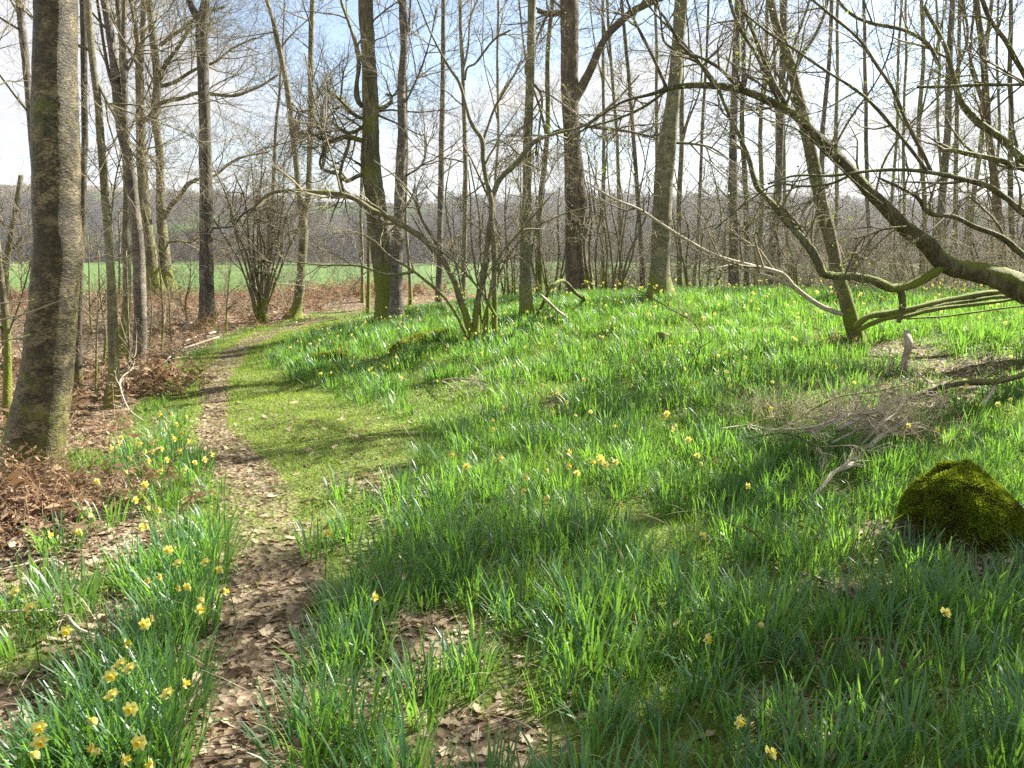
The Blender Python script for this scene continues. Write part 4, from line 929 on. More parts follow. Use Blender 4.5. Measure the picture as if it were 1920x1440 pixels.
stick([(1555, 1203, 4), (1545, 1212, 3), (1530, 1224, 3)], .04, 'short side piece of the reddish stick', 'bracken')
stick([(1395, 985, 3), (1420, 1005, 3), (1446, 1026, 3)], [.2, .12, .03], 'thin reddish stem slanting in the shaded grass left of the boulder', 'bracken')
stick([(1290, 955, 2), (1340, 968, 2), (1395, 990, 2), (1440, 1000, 2)], [.2, .2, .18, .1], 'thin wiry bramble arching over the daffodils left of the boulder', 'hazel')
stick([(186, 918, 6), (215, 914, 6), (243, 913, 5)], .03, 'short grey stick lying among the flowers right of the stout trunk')
stick([(0, 1147, 4), (45, 1145, 4), (85, 1146, 4), (120, 1153, 5), (150, 1180, 5), (192, 1195, 4)], .035, 'crooked grey branch lying on the turf at the left edge', 'deadwood', DS(.2, 4))
stick([(0, 1068, 4), (40, 1060, 4), (85, 1049, 4), (118, 1058, 4), (122, 1072, 3)], .03, 'bent pale twig on the turf below the bracken at the left edge')
stick([(388, 1288, 5), (368, 1302, 5), (354, 1322, 4), (345, 1350, 4)], .02, 'curved grey twig lying on the leafy path')
stick([(1013, 553, 6), (1030, 568, 6), (1048, 585, 6), (1066, 598, 5)], [.55, .38, .2, .06], 'pale straight branch leaning in the daffodils in front of the broad oak')
stick([(1002, 600, 7), (1018, 570, 6), (1036, 535, 6), (1052, 526, 6), (1075, 545, 7), (1100, 562, 7)], [.02, .3, .6, .62, .4, .05], 'bent grey limb propped between the grey trunk and the broad oak', 'hazel')
stick([(1012, 598, 5), (1035, 594, 5), (1062, 592, 4)], .06, 'small branch lying flat at the foot of the pale leaning branch')
stick([(1262, 545, 6), (1275, 550, 7), (1285, 551, 5)], .08, 'bright broken branch end beside the mossy foot of the leaning tree')
stick([(810, 716, 3), (850, 710, 3), (890, 712, 3)], [.05, .15, .2], 'thin pale twiggy branch in the daffodils below the arching hazel', 'deadwood', DS(.4, 7))
stick([(1300, 690, 2), (1315, 640, 2), (1300, 605, 2), (1250, 575, 2), (1190, 540, 2)], [.02, .35, .6, .75, .95], 'thin bare sucker arching from the daffodils in front of the leaning tree', 'hazel', DS(.4, 7))
stick([(300, 690, 3), (330, 660, 4), (370, 645, 4), (410, 632, 4)], [.05, .1, .1, .15], 'thin pale branches lying in the bracken left of the dark straight trunk', 'deadwood', DS(.5, 6))
stick([(345, 640, 3), (380, 628, 4), (405, 622, 3)], .12, 'bleached stick at the foot of the dark straight trunk')
stick([(270, 790, 3), (240, 765, 3), (225, 720, 3), (250, 690, 2)], [.02, .2, .4, .5], 'curved dead bramble stem by the slender grey trunk', 'deadwood', DS(.3, 5))

for i, (x0, y0, x1, y1, wd) in enumerate([(1480, 815, 1610, 770, 3), (1560, 830, 1690, 745, 4), (1600, 850, 1700, 770, 4), (1500, 780, 1640, 790, 3), (1580, 770, 1720, 800, 4)]):
    stick([(x0, y0, wd), (x0 * .6 + x1 * .4 + U(-6, 6), y0 * .6 + y1 * .4 + U(-8, 8), wd), (x1, y1, wd * .7)], [U(.05, .2), U(.18, .32), U(.12, .3)], 'bleached twiggy stick ' + ['at the left end of the brush pile, slanting up right', 'crossing the brush pile middle from lower left', 'low at the right front of the brush pile', 'lying level along the back of the brush pile', 'at the upper right of the brush pile, pointing right', 'standing steep at the right end of the brush pile', 'at the far left tip of the brush pile', 'lying level across the brush pile centre'][i], spec=DS(.35, 7))
# ------------------------------------------------------------------ daffodils
def leaf_clump(n, r, L):
    mb = MB(); a = U(0, 6.28, n); rr = r * np.sqrt(U(0, 1, n))
    base = np.stack([rr * np.cos(a), rr * np.sin(a), np.full(n, -.02)], 1)
    az = a + rng.normal(0, .7, n)
    blades(mb, base, L * U(.65, 1.15, n), U(.006, .0105, n), az, U(.02, .18, n) + .2 * rr / r, U(.05, .6, n) * (U(0, 1, n) < .85) + .12 + 1.3 * (U(0, 1, n) < .07), rows=5, tip=.35)
    return mb.mesh('daffodil_leaves', M['daff'])
CL = {'small': [leaf_clump(20, .055, .17) for _ in range(4)], 'middling': [leaf_clump(46, .09, .215) for _ in range(5)], 'broad': [leaf_clump(88, .135, .25) for _ in range(5)]}

def flower_meshes(h, lean, az, tilt, petal_scale=1.0, bud=False):
    """stem, six petals and a frilled trumpet; the bloom nods outward along az"""
    st = MB(); hd = np.array([math.cos(az), math.sin(az), 0]); up = np.array([0, 0, 1.])
    n = 9; c = np.zeros((n, 3)); d = unit(up + hd * lean)
    for i in range(1, n):
        if i > n - 3: d = unit(d + hd * .55)
        c[i] = c[i - 1] + d * (h * (.15 if i < n - 2 else .05))
    tubes(st, c[None], np.linspace(.0027, .002, n)[None], 5)
    ax = unit(hd * math.cos(tilt) + up * math.sin(tilt)); s1 = unit(np.cross(ax, up)); s2 = np.cross(s1, ax); o = c[-1]
    # sheath and ovary
    q = np.stack([o - ax * .012, o - ax * .004, o + ax * .004]); limb(st, q, np.array([.002, .0042, .003]), sides=6, lump=0)
    pe = MB()
    for k in range(6):
        t = k * math.pi / 3 + (.0 if k % 2 else .06); rd = s1 * math.cos(t) + s2 * math.sin(t); sd = np.cross(ax, rd)
        L = .0245 * petal_scale * U(.9, 1.1); fwd = U(.25, .6) if not bud else 1.8
        pts = []
        for (u, w) in ((0.08, .0035), (.35, .0085), (.65, .0082), (.88, .0045), (1, .0004)):
            cen = o + ax * (.002 + L * u * fwd * .6 + .004 * (k % 2)) + rd * (L * u if not bud else L * .3 * math.sin(u * 3)) + ax * (.004 * math.sin(u * 3 + k))
            pts += [cen - sd * w * petal_scale + ax * .0015, cen + sd * w * petal_scale + ax * .0015]
        pe.add(pts, [[2 * j, 2 * j + 1, 2 * j + 3, 2 * j + 2] for j in range(4)])
    tr = MB(); S = 12; V = []
    for (u, r) in ((.0, .0045), (.3, .006), (.65, .0066), (.9, .0074), (1, .0098)):
        for j in range(S):
            a = 2 * math.pi * j / S; rr = r * (1 + (.12 * (-1) ** j if u == 1 else 0)) * petal_scale * (.55 if bud else 1)
            V.append(o + ax * (.003 + .022 * u * petal_scale + (.002 * (-1) ** j if u == 1 else 0)) + (s1 * math.cos(a) + s2 * math.sin(a)) * rr)
    i = np.arange(5 * S).reshape(5, S); tr.add(V, np.stack([i[:-1], np.roll(i[:-1], -1, 1), np.roll(i[1:], -1, 1), i[1:]], -1).reshape(-1, 4))
    return st.mesh('stem', M['daff']), pe.mesh('petals', M['petal']), tr.mesh('trumpet', M['trumpet']), o
FL = [flower_meshes(h, ln, az, ti, ps, bd) for h, ln, az, ti, ps, bd in [(.25, .1, .4, .1, 1.0, 0), (.3, .16, -1.0, -.15, .95, 0), (.25, .06, 2.4, .15, .95, 0), (.28, .2, -2.0, -.3, .9, 0), (.31, .12, -1.7, .05, 1.0, 0), (.24, .25, .1, -.5, 1.0, 1), (.26, .15, 3.6, -.25, .85, 0), (.29, .08, -.4, -.1, 1.0, 0)]]

BLOOM = [(125, 1200), (230, 1203), (228, 1245), (245, 1253), (208, 1282), (212, 1302), (340, 1280), (316, 1298), (162, 1330), (290, 1157), (371, 1155), (277, 1190), (283, 1085), (305, 1078), (340, 1100), (355, 1104), (368, 1112), (415, 1070), (417, 1107), (387, 1053), (335, 1055), (320, 1047), (280, 985), (263, 1000),
 (270, 943), (252, 948), (303, 955), (275, 922), (185, 905), (88, 1000), (152, 1000), (30, 1107), (57, 1136), (52, 1392), (75, 1385), (77, 1414), (225, 1420), (268, 1420), (290, 1428), (180, 1400), (252, 1357), (165, 1385),
 (300, 840), (325, 830), (310, 805), (330, 803), (230, 823), (262, 840), (276, 845), (287, 845), (347, 880), (303, 882), (368, 872), (382, 870), (394, 849), (230, 875), (248, 858), (205, 838), (340, 820), (220, 830), (208, 842), (317, 808), (350, 825), (325, 776), (345, 775), (300, 785), (337, 855), (311, 870), (275, 862), (288, 828),
 (615, 1010), (1022, 950), (1160, 957), (698, 1133), (985, 920), (983, 905), (1065, 885), (1083, 890), (1110, 878), (1127, 877), (1135, 885), (1155, 870), (1125, 872), (1064, 856), (1020, 872), (937, 870), (928, 805), (846, 865), (876, 890), (1258, 812), (1245, 792), (1262, 785), (1250, 790), (1308, 860), (1290, 838), (1337, 870), (1310, 858), (1405, 910), (1315, 1003), (1420, 1155), (1322, 1213), (1770, 1147), (1440, 1408), (1380, 1372), (1870, 755), (1705, 797), (1752, 812), (1890, 778)]
blooms = [hit(px, py, .25) for px, py in BLOOM]
# clumps: a row along the left verge, then the near part of the bank
VERGE = [(335, 800, 'middling'), (318, 845, 'broad'), (285, 850, 'middling'), (250, 862, 'middling'), (345, 880, 'broad'), (380, 878, 'middling'), (228, 850, 'small'), (310, 900, 'broad'), (270, 905, 'middling'), (370, 905, 'middling'), (268, 955, 'broad'), (300, 962, 'middling'), (245, 930, 'small'), (150, 940, 'middling'), (115, 1035, 'middling'), (100, 1030, 'small'),
 (395, 1010, 'broad'), (350, 1015, 'middling'), (400, 1050, 'middling'), (335, 1070, 'broad'), (285, 1085, 'broad'), (385, 1085, 'broad'), (350, 1120, 'broad'), (300, 1130, 'broad'), (255, 1110, 'middling'), (390, 1130, 'middling'), (130, 1150, 'broad'), (20, 1150, 'small'), (330, 1180, 'broad'), (265, 1185, 'middling'), (370, 1180, 'middling'), (230, 1250, 'broad'), (285, 1245, 'broad'), (330, 1265, 'middling'), (180, 1290, 'broad'), (225, 1320, 'broad'), (280, 1330, 'broad'), (330, 1330, 'broad'), (140, 1370, 'middling'), (195, 1390, 'broad'), (260, 1400, 'broad'), (310, 1410, 'broad'), (90, 1430, 'middling'), (140, 1450, 'broad'), (235, 1470, 'broad'), (300, 1480, 'middling'), (30, 1225, 'small'), (60, 1440, 'middling')]
EDGE = [(640, 935, 'middling'), (655, 1010, 'middling'), (595, 1040, 'middling'), (600, 1130, 'small'), (690, 960, 'small'), (800, 870, 'broad'), (790, 1010, 'broad'), (860, 1090, 'broad'), (880, 1130, 'broad'), (690, 1160, 'broad'), (640, 1180, 'broad'), (620, 1260, 'broad'), (680, 1240, 'broad'), (790, 1335, 'broad'), (600, 1350, 'broad'), (650, 1390, 'broad'), (580, 1420, 'broad'), (700, 1420, 'middling'), (880, 1250, 'middling'), (960, 1150, 'middling'), (1700, 1150, 'broad'), (1660, 1165, 'middling'), (1745, 1170, 'broad'), (1900, 1110, 'middling'), (1850, 1190, 'broad')]
spots = [(*hit(px, py)[:2], s) for px, py, s in VERGE + EDGE]
for b in blooms:
    if min(np.hypot(b[0] - s[0], b[1] - s[1]) for s in spots) > .3: spots.append((b[0] + U(-.05, .05), b[1] + U(-.05, .05), 'middling'))
SZ = {'small': .1, 'middling': .135, 'broad': .18}
YS = 6.0
cand = np.stack([U(-2, 5.5, 5200), U(1.9, YS, 5200)], 1)
dd = daff_dens(cand[:, 0], cand[:, 1]); inside = np.abs(cand[:, 0]) < cand[:, 1] * .7 + .5
for (x, y), d, ok in zip(cand, dd, inside):
    if len(spots) >= 296: break
    if not ok or U() > d: continue
    near = np.array([(a, b) for a, b, _ in spots]); k = np.hypot(near[:, 0] - x, near[:, 1] - y)
    s = rng.choice(['small', 'middling', 'broad'], p=[.2, .4, .4])
    if k.min() < SZ[s] * 1.05: continue
    spots.append((x, y, s))
own = {}
for b in blooms:
    k = min(range(len(spots)), key=lambda i: np.hypot(b[0] - spots[i][0], b[1] - spots[i][1])); own.setdefault(k, []).append(b)
numw = ['flowerless', 'one flower', 'two flowers', 'three flowers', 'four flowers', 'five flowers', 'six flowers', 'seven flowers']
BL = [('the stout foreground trunk', hit(65, 900)), ('the mossy boulder', bp), ('the brush pile', hit(1600, 820)), ('the leafy path end nearest', hit(440, 1420))]
def where(x, y):
    px, py = topx((x, y, float(gz(x, y))))
    if x < path_x(y):
        if py < 800: return 'at the far end of the left verge'
        if py < 925: return 'on the verge opposite the stout trunk'
        if px < 200: return 'in the turf left of the verge'
        return 'on the left verge halfway' if py < 1200 else 'on the left verge by the near path'
    if math.hypot(x - bp[0], y - bp[1]) < .95: return 'close to the mossy boulder'
    if blobs(np.array(x), np.array(y), [(p, r * 1.4) for p, r in BRUSH]) > .3: return 'around the brush pile'
    if x - right_x(y) < .35: return 'along the right edge of the path' if py > 1000 else 'at the grassy right edge of the path'
    if py > 1200: return 'in the shaded foreground left of centre' if px < 1000 else ('in the shaded right foreground' if px > 1450 else 'in the shaded foreground grass')
    if py > 1000: return 'in the shaded sward below the sunny bank' if px < 1400 else 'in the shade left of the boulder'
    return 'on the sunlit lower bank' if px < 1100 else 'on the sunlit bank before the brush pile'
info = []
for k, (x, y, s) in enumerate(spots):
    fl = own.get(k, []); info.append((where(x, y), s, len(fl)))
from collections import Counter, defaultdict
cnt = Counter(info); seen = defaultdict(int); nfl = 0
order = sorted(range(len(spots)), key=lambda i: spots[i][1])
for k in order:
    x, y, s = spots[k]; w, _, nf = info[k]; seen[info[k]] += 1; c = cnt[info[k]]; j = seen[info[k]]
    look = f'flowerless {s} daffodil clump' if nf == 0 else f'{s} daffodil clump with {numw[min(nf, 7)]}'
    if c > 1 and nf > 0: w += ', nearest such' if j == 1 else (', farthest such' if j == c else f', {ords[min(j - 1, 10)]} nearest')
    elif c in (2, 3) : w += [', the nearer one', ', the farther one'][j - 1] if c == 2 else [', nearest of three', ', middle of three', ', farthest of three'][j - 1]
    loc = np.array([x, y, float(gz(x, y))]); rz = U(0, 6.28) if not nf else 0; sc = U(.88, 1.12) * (1.1 if y < 3.6 and x > 0 else .95)
    t = thing('daffodil_clump', tuple(loc), f'{look} {w}', 'daffodils', 'clumps of wild daffodils', rz, 1)
    link('leaves', CL[s][rng.integers(len(CL[s]))], t, sc=sc, rz=U(0, 6.28))
    for b in own.get(k, []):
        nfl += 1; v = FL[rng.integers(len(FL))]; st_, pe_, tr_, tip = v
        bl = link('flower', pe_, t, (b[0] - x - tip[0], b[1] - y - tip[1], float(gz(b[0] - tip[0], b[1] - tip[1])) - loc[2]), 0, 1)
        link('trumpet', tr_, bl); link('stem', st_, bl)
print('clumps', len(spots), 'flowers', nfl)

# the rest of the drift over the bank: far past counting
def scatter(n, x0, x1, y0, y1, dens, view=.72, pad=.8):
    x = U(x0, x1, n); y = U(y0, y1, n); ok = np.abs(x) < y * view + pad; x, y = x[ok], y[ok]
    ok = U(0, 1, len(x)) < dens(x, y); x, y = x[ok], y[ok]
    return x, y
sx, sy = scatter(5600, -4, 14, 5.3, 18.5, daff_dens)
ix, iy = scatter(1300, -1.5, 5, 1.9, 5.6, daff_dens); sx = np.r_[sx, ix]; sy = np.r_[sy, iy]
ok = np.array([min(np.hypot(a - q[0], b - q[1]) for q in spots) > .12 if b < 6.6 else True for a, b in zip(sx, sy)]); sx, sy = sx[ok], sy[ok]
mb = MB(); nl = np.where(sy < 5.6, rng.integers(8, 18, len(sx)), rng.integers(24, 48, len(sx))); k = np.repeat(np.arange(len(sx)), nl); n = len(k)
a = U(0, 6.28, n); rr = .13 * np.sqrt(U(0, 1, n)); X = sx[k] + rr * np.cos(a); Y = sy[k] + rr * np.sin(a)
blades(mb, np.stack([X, Y, gz(X, Y) - .02], 1), U(.14, .25, n), U(.006, .0105, n), a + rng.normal(0, .6, n), U(.02, .35, n), U(.0, .8, n), rows=4, tip=.3)
o = mb.build('daffodil_foliage', M['daff']); tag(o, 'dense drift of daffodil leaves over the bank beyond the nearer clumps', 'daffodils', kind='stuff')
# their flowers, a few pixels each
n = 1000; x, y = scatter(20000, -4, 13, 5.6, 18, lambda x, y: daff_dens(x, y) * (.62 + .38 * sst(.5, .62, fbm(x, y, .7, 77))) * (x < 9) * np.interp(y, [5.6, 8, 12, 18], [.35, 1, .8, .35]))
x, y = x[:n], y[:n]; mb = MB()
pets = []
for (st_, pe_, tr_, tip) in FL:
    q = []
    for me in (pe_, tr_):
        v = np.zeros(len(me.vertices) * 3, np.float32); me.vertices.foreach_get('co', v); f = np.zeros(len(me.loops), np.int32); me.loops.foreach_get('vertex_index', f); q.append((v.reshape(-1, 3) - tip, f.reshape(-1, 4)))
    pets.append(q)
mt = MB()
for a, b in zip(x, y):
    q = pets[rng.integers(len(pets))]; h = U(.26, .36); an = U(0, 6.28); ca, sa = math.cos(an), math.sin(an); R_ = np.array([[ca, -sa, 0], [sa, ca, 0], [0, 0, 1]]); s = U(.62, .9)
    c = np.array([a, b, float(gz(a, b)) + h]); mb.add(q[0][0] @ R_.T * s + c, q[0][1]); mt.add(q[1][0] @ R_.T * s + c, q[1][1])
o = mb.build('daffodil_flowers', M['petal']); mt.build('trumpets', M['trumpet'], o)
tag(o, 'scatter of small yellow daffodil blooms over the far bank', 'daffodils', kind='stuff'); o.children[0]['kind'] = 'stuff'

# ------------------------------------------------------------------ grass, litter, bracken
def gden(x, y):
    g = green_amt(x, y) * (1 - .75 * blobs(x, y, BRUSH)) * (1 - .8 * sst(-.1, .25, x - (path_x(y) - path_hw(y) - .25)) * sst(.45, -.05, x - right_x(y)) * (y > 3.2) * (y < 17)) * (1 - .97 * path_amt(x, y) * np.interp(y, [2, 4, 6.5, 9, 12], [1, .93, .75, .85, .6]) * (y < 19))
    return g * (.35 + .9 * fbm(x, y, 2.4, 71)) * (1 - .62 * sst(.1, .6, x - right_x(y)) * sst(6, 4.6, y))
def lawn(N, y0, y1, l0, l1, w, rows, name, den=gden, m='grass'):
    xw = min(18, y1 * .72 + .9); x, y = scatter(N, -xw, xw, y0, y1, den); n = len(x)
    short = 1 - .7 * np.maximum(sst(.75, .25, np.abs(x - (path_x(y) + .35)) / (path_hw(y) + .75)), sst(.5, .0, x - right_x(y)) * (x > path_x(y) - .5))          # short turf along the path
    tuft = .6 + .9 * sst(.45, .75, fbm(x, y, 1.7, 73))
    mb = MB(); blades(mb, np.stack([x, y, gz(x, y) - .008], 1), U(l0, l1, n) * short * tuft, w * U(.6, 1.2, n), U(0, 6.28, n), U(.05, .5, n), U(.1, 1.3, n), rows=rows, tip=.1)
    return mb
parts = [lawn(420000, 1.8, 6.5, .04, .13, .0036, 4, 'g'), lawn(420000, 6.5, 13, .04, .12, .0055, 3, 'g'), lawn(230000, 13, 27, .05, .14, .009, 3, 'g')]
mb = MB()
for q in parts:
    for v in [np.concatenate(q.V)]: mb.add(v, np.concatenate(q.Q))
o = mb.build('grass', M['grass']); tag(o, 'fine green grass growing between the daffodils and along the path', 'grass', kind='stuff')

def tden(x, y):
    z = sst(-.1, .25, x - (path_x(y) - path_hw(y) - .25)) * sst(.45, -.05, x - right_x(y)) * sst(2.6, 4.6, y)
    return z * (1 - .72 * path_amt(x, y) * sst(4.6, 5.6, y) - .6 * path_amt(x, y) * sst(5.6, 4.6, y)) * (.3 + .8 * fbm(x, y, 1.9, 75)) * sst(18, 15, y)
x, y = scatter(320000, -6, 1.5, 2.4, 18, tden); n = len(x)
mb = MB(); blades(mb, np.stack([x, y, gz(x, y) - .005], 1), U(.025, .07, n), np.interp(y, [3, 16], [.003, .008]) * U(.7, 1.2, n), U(0, 6.28, n), U(.1, .9, n), U(.1, 1.3, n), rows=3, tip=.15)
o = mb.build('turf', M['turf']); tag(o, 'short yellowish mossy turf worn along the path', 'grass', kind='stuff')

LEAF = np.array([(0, 0), (.16, .14), (.3, .1), (.45, .25), (.58, .15), (.74, .24), (.86, .1), (1, .02), (.86, -.1), (.74, -.22), (.58, -.14), (.45, -.26), (.3, -.1), (.16, -.13)])
def litter(x, y, size, name, m, label, lift=.012, tilt=.35):
    n = len(x); L = size * U(.35, 1.4, n); az = U(0, 6.28, n); mb = MB()
    c = np.stack([x, y, gz(x, y) + U(.003, lift, n)], 1)
    nrm = unit(np.stack([rng.normal(0, tilt, n), rng.normal(0, tilt, n), np.ones(n)], 1)); e = np.stack([np.cos(az), np.sin(az), np.zeros(n)], 1); e = unit(e - nrm * (e * nrm).sum(1, keepdims=True)); s = np.cross(nrm, e)
    K = len(LEAF); curl = U(-.5, .9, n); wv = U(-.25, .25, n)
    V = np.zeros((n, K + 3, 3)); sp = np.array([(.08, 0), (.5, 0), (.92, 0)]); A = np.r_[LEAF, sp]
    for j, (u, w) in enumerate(A):
        V[:, j] = c + (e * (u - .5) + s * w * 1.0 + nrm * (curl * (w * w * 2.2 + .5 * (u - .5) ** 2) + wv * (u - .5) * w * 4)[:, None]) * L[:, None]
    a, b, d = K, K + 1, K + 2
    tri = [(a, 1, 0), (a, 0, 13), (a, 2, 1), (a, 13, 12), (a, b, 2), (a, 12, b), (b, 3, 2), (b, 12, 11), (b, 4, 3), (b, 11, 10), (b, 5, 4), (b, 10, 9), (b, d, 5), (b, 9, d), (d, 6, 5), (d, 9, 8), (d, 7, 6), (d, 8, 7)]
    mb.add(V, None, (np.arange(n) * (K + 3))[:, None, None] + np.array(tri)[None])
    o = mb.build(name, m); tag(o, label, 'fallen leaves', kind='stuff')
def lden(x, y): return np.clip(np.maximum(path_amt(x, y) * np.interp(y, [2, 3.5, 4.3, 5.5, 7, 9], [1, .75, .3, .25, .6, .4]), (1 - green_amt(x, y)) * .75 +   .05 + .05 * sst(.3, -.1, x - right_x(y)) * (y < 9)), 0, 1) * (.35 + .9 * fbm(x, y, 2.1, 81))
x, y = scatter(62000, -5.8, 5.8, 1.7, 8, lden)
litter(x, y, .066, 'fallen_leaves', M['litter'], 'pale brown curled oak leaves strewn on the path and the bare patches')
x, y = scatter(26000, -18, 10, 8, 24, lambda x, y: lden(x, y) * .8)
litter(x, y, .11, 'fallen_leaves', M['litter'], 'brown leaf litter covering the wood floor beyond the stout foreground tree')

def bracken(x, y, L, name, label, h0=.02, arch=(.5, 1.5), lean0=(.2, 1.3), npin=11):
    n = len(x); mb = MB(); az = U(0, 6.28, n); Ls = L * U(.6, 1.3, n); ln = U(*lean0, n); ar = U(*arch, n)
    c = np.stack([x, y, gz(x, y) + h0], 1); h = np.stack([np.cos(az), np.sin(az), 0 * az], 1); sd = np.stack([-np.sin(az), np.cos(az), 0 * az], 1)
    P = [c]; D = []
    for j in range(npin):
        a = ln + ar * (j / npin) ** 1.3; d = h * np.sin(a)[:, None] + np.array([0, 0, 1.]) * np.cos(a)[:, None] + rng.normal(0, .12, (n, 3)); q = P[-1] + d * (Ls / npin)[:, None]
        q[:, 2] = np.maximum(q[:, 2], gz(q[:, 0], q[:, 1]) + .015); P.append(q); D.append(d)
    P = np.stack(P, 1); tubes(mb, P, np.repeat(np.linspace(.0032, .0012, npin + 1)[None], n, 0), 3)
    for j in range(3, npin + 1):
        u = (j - 3) / (npin - 3); l = Ls * .24 * (1 - .75 * u) * U(.4, 1.1, n)
        for s in (-1, 1):
            droop = U(-.9, .3, n)
            t = unit(sd * s + h * U(.1, .7, (n, 1)) + np.array([0, 0, 1.]) * droop[:, None]); w = unit(D[min(j, npin - 1)] + rng.normal(0, .3, (n, 3))) * (l * .16)[:, None]
            b = P[:, j]; e = b + t * l[:, None] ; mbm = b + t * (l * .5)[:, None] + np.array([0, 0, 1.]) * (l * U(-.15, .15, n))[:, None]
            V = np.stack([b, mbm + w, e, mbm - w], 1); mb.add(V, np.arange(n * 4).reshape(n, 4))
    o = mb.build(name, M['bracken']); return tag(o, label, 'bracken', kind='stuff')
brd = lambda x, y: (1 - green_amt(x, y)) * (.15 + .85 * sst(.42, .62, fbm(x, y, .8, 91))) * sst(2.5, 5, y + (x < -2.2) * 3) * (path_x(y) - x > .5) * (1 - .9 * path_amt(x, y))
x, y = scatter(9000, -16, 1, 4, 26, lambda x, y: brd(x, y) * (np.abs(x - path_x(y)) > .6))
bracken(x, y, .55, 'bracken', 'collapsed rust brown bracken covering the wood floor on the left')
tb = hit(70, 930); x = rng.normal(tb[0] + .1, .33, 420); y = rng.normal(tb[1] - .25, .22, 420)
bracken(x, y, .34, 'bracken', 'heap of curled reddish bracken at the foot of the stout foreground tree', h0=.03)
tb = hit(300, 735); x = rng.normal(tb[0], .25, 120); y = rng.normal(tb[1], .25, 120)
bracken(x, y, .5, 'bracken', 'tuft of brown bracken beside the banded birch', lean0=(.1, .8))
tb = hit(1572, 660); x = rng.normal(tb[0], .10, 45); y = rng.normal(tb[1], .08, 45)
bracken(x, y, .24, 'bracken', 'small patch of orange bracken beside the foot of the slanting tree', lean0=(.0, .7))
bk = hit(640, 560); x = rng.normal(-4.6, 1.7, 500); y = rng.normal(24.3, .8, 500)
bracken(x, y, .6, 'bracken', 'brown bracken over the far low bank beside the green field', lean0=(.2, 1.1))

def wisps(x, y, L, w, label, lean=(.3, 1.5)):
    n = len(x); mb = MB(); blades(mb, np.stack([x, y, gz(x, y) + U(0, .14, n)], 1), L * U(.5, 1.3, n), w * U(.6, 1.2, n), U(0, 6.28, n), U(*lean, n), U(.1, 1.0, n), rows=5, tip=.1)
    o = mb.build('dry_grass', M['straw']); tag(o, label, 'dry grass', kind='stuff')
a = hit(1690, 825); b = hit(1450, 790); c = hit(1600, 800)
x = np.r_[rng.normal(a[0] - .05, .14, 330), rng.normal(b[0], .2, 260), rng.normal(c[0], .32, 420)]; y = np.r_[rng.normal(a[1], .22, 330), rng.normal(b[1], .16, 260), rng.normal(c[1], .2, 420)]
wisps(x, y, .34, .0036, 'pale tangle of dry grass and fine twigs in the brush pile')
x, y = scatter(15000, -9, 9, 2.0, 14, lambda x, y: .3 + .5 * (green_amt(x, y) < .6))
wisps(x, y, .16, .0028, 'scattered straw coloured dead grass blades on the wood floor', lean=(.8, 1.6))

# thin brushwood tangle along the crest: nobody could count the stems
def brush(n, x0, x1, y0, y1, L, name, label, m, dens=None, r0=.006, up=.04, lean=.35, lv=((6, .45), (5, .2)), zoff=0):
    x = U(x0, x1, n); y = U(y0, y1, n)
    if dens: ok = U(0, 1, n) < dens(x, y); x, y = x[ok], y[ok]; n = len(x)
    P = np.zeros((n, 8, 3)); P[:, 0] = np.stack([x, y, gz(x, y) - .03 + zoff * U(0, 1, n)], 1)
    d = unit(np.stack([rng.normal(0, lean, n), rng.normal(0, lean, n), np.ones(n)], 1)); Ln = L * U(.4, 1.2, n)
    for j in range(1, 8):
        d = unit(d + rng.normal(0, .1, (n, 3)) + [0, 0, up]); P[:, j] = P[:, j - 1] + d * (Ln / 7)[:, None]
    R = np.linspace(r0, .0015, 8)[None] * U(.6, 1.2, (n, 1)); mb = MB(); tubes(mb, P, R, 3)
    for k, f in lv:
        P, R = grow(P, R, k, .2, 1, L * f, .75, 5, .02, .2, .6, r0 * .45, .0011); tubes(mb, P, R, 3)
    o = mb.build(name, m); tag(o, label, 'undergrowth', kind='stuff')
brush(250, .0, 8.5, 15.5, 23, 2.5, 'undergrowth', 'thin brown hazel and bramble brushwood behind the crest of the bank', M['twig_pale'], r0=.0055)
brush(230, 4.8, 11.5, 11.8, 15.5, 1.7, 'undergrowth', 'pale tangled thicket of bramble twigs behind the willow limb', M['twig_pale'], lean=.9, up=-.04, lv=((7, .5), (6, .25)))
brush(110, -15, -5.5, 9.5, 24, 1.0, 'undergrowth', 'thin dead stems standing in the bracken on the left', M['twig'], r0=.004)
brush(60, -10, 0, 25, 30, 2.2, 'undergrowth', 'leafless scrub along the low bank at the edge of the field', M['twig'])
# ------------------------------------------------------------------ light, sky, camera
w = bpy.data.worlds.new('World'); scene.world = w; w.use_nodes = True
nt = w.node_tree
for n in list(nt.nodes): nt.nodes.remove(n)
g = G(nt); out = nt.nodes.new('ShaderNodeOutputWorld')
sky = nt.nodes.new('ShaderNodeTexSky'); sky.sky_type = 'NISHITA'; sky.sun_disc = False
sky.sun_elevation = SUN_EL; sky.sun_rotation = SUN_AZ
b1 = g.n('Background', Color=sky.outputs[0], Strength=.05)
dirv = g.n('TexCoord').outputs['Generated']
sp = g.n('SeparateXYZ', Vector=dirv)
zz = g.m('ADD', g.m('MAXIMUM', sp.outputs['Z'], 0.0), .16)
pl = g.n('CombineXYZ', X=g.m('DIVIDE', sp.outputs['X'], zz), Y=g.m('DIVIDE', sp.outputs['Y'], zz), Z=0.0).outputs[0]
n1 = g.noise(g.n('Mapping', Vector=pl, Location=(3.1, 7.4, 0), Scale=(1, 1, 1)).outputs[0], .9, 7, .58, .35)
def gap(x, y, r):          # a break in the cloud deck
    d = g.n('VectorMath', Vector=pl, _operation='DISTANCE'); d.inputs[1].default_value = (x, y, 0)
    return g.ramp(g.m('DIVIDE', d.outputs['Value'], r), [(0, .36), (.5, .26), (1, 0.0)])
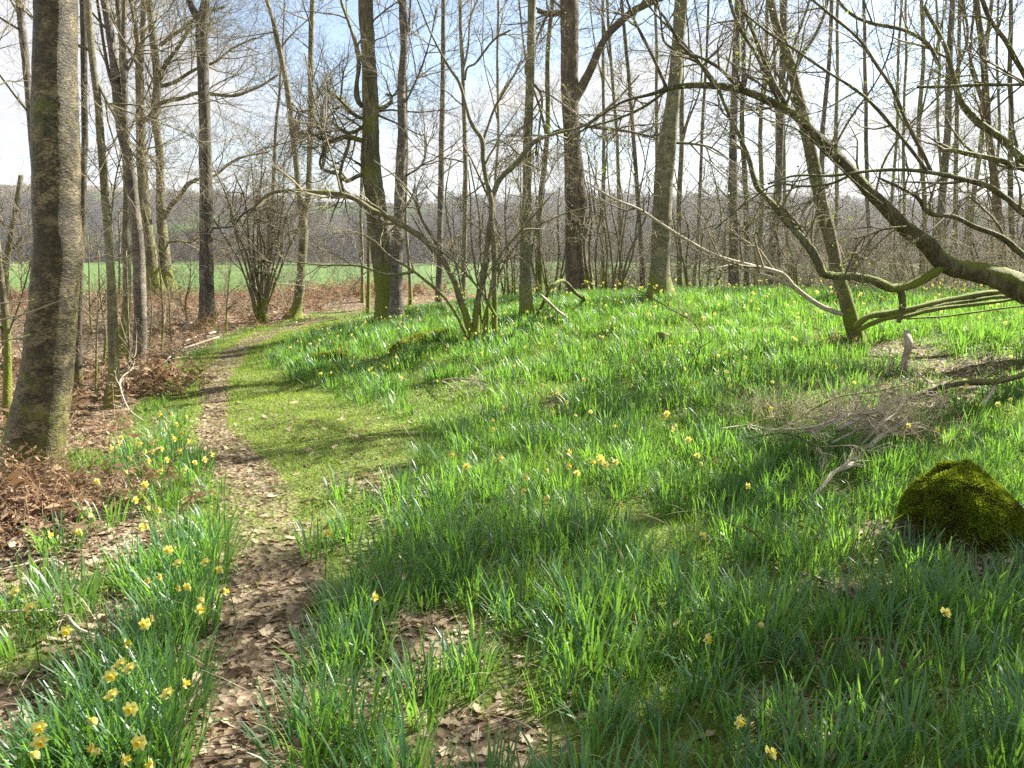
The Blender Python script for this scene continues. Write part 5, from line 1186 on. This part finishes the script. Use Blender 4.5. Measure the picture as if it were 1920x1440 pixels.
f = g.m('SUBTRACT', n1, gap(-.3, 2.3, .75)); f = g.m('SUBTRACT', f, gap(1.35, 2.35, .55))
fac = g.ramp(f, [(.36, 0.0), (.52, 1.0)])
n2 = g.noise(pl, 2.6, 6, .6, .2)
cc = g.ramp(n2, [(.3, (.84, .88, .95)), (.65, (1.0, 1.0, 1.0))])
b2 = g.n('Background', Color=cc, Strength=.21)
mx = g.n('MixShader', Fac=fac); nt.links.new(b1.outputs[0], mx.inputs[1]); nt.links.new(b2.outputs[0], mx.inputs[2])
nt.links.new(mx.outputs[0], out.inputs[0])

S = Vector((math.sin(SUN_AZ) * math.cos(SUN_EL), math.cos(SUN_AZ) * math.cos(SUN_EL), math.sin(SUN_EL)))
sl = bpy.data.lights.new('sun', 'SUN'); sl.energy = 5.0; sl.angle = math.radians(.53); sl.color = (1, .95, .86)
so = bpy.data.objects.new('sun', sl); COL.objects.link(so); so.rotation_euler = S.to_track_quat('Z', 'Y').to_euler(); so.location = S * 40

cam = bpy.data.cameras.new('camera'); cam.sensor_width = 36; cam.lens = F / 1920 * 36; cam.clip_end = 6000; cam.clip_start = .05
co = bpy.data.objects.new('camera', cam); COL.objects.link(co)
co.location = (0, 0, CAMZ); co.rotation_euler = (math.radians(90) - PITCH, 0, 0)
scene.camera = co
scene.view_settings.view_transform = 'Standard'; scene.view_settings.look = 'None'
scene.view_settings.exposure = EXPO; scene.view_settings.gamma = 1.0
scene.cycles.max_bounces = 8; scene.cycles.diffuse_bounces = 3; scene.cycles.glossy_bounces = 2; scene.cycles.transmission_bounces = 4
scene.cycles.use_denoising = False

# the air of the valley
hm = bpy.data.materials.new('haze'); hm.use_nodes = True; hn = hm.node_tree
for n in list(hn.nodes): hn.nodes.remove(n)
hv = hn.nodes.new('ShaderNodeVolumePrincipled'); hv.inputs['Color'].default_value = (.86, .9, .97, 1); hv.inputs['Density'].default_value = .00016; hv.inputs['Anisotropy'].default_value = .2
ho = hn.nodes.new('ShaderNodeOutputMaterial'); hn.links.new(hv.outputs[0], ho.inputs['Volume'])
mb = MB(); x0, x1, y0, y1, z0, z1 = -1700, 1700, -60, 1600, -90, 130
v = [(x, y, z) for z in (z0, z1) for y in (y0, y1) for x in (x0, x1)]
mb.add(v, [(0, 2, 3, 1), (4, 5, 7, 6), (0, 1, 5, 4), (2, 6, 7, 3), (0, 4, 6, 2), (1, 3, 7, 5)])
o = mb.build('haze', hm, smooth=False); tag(o, 'thin pale haze lying over the whole valley', 'haze', kind='stuff')
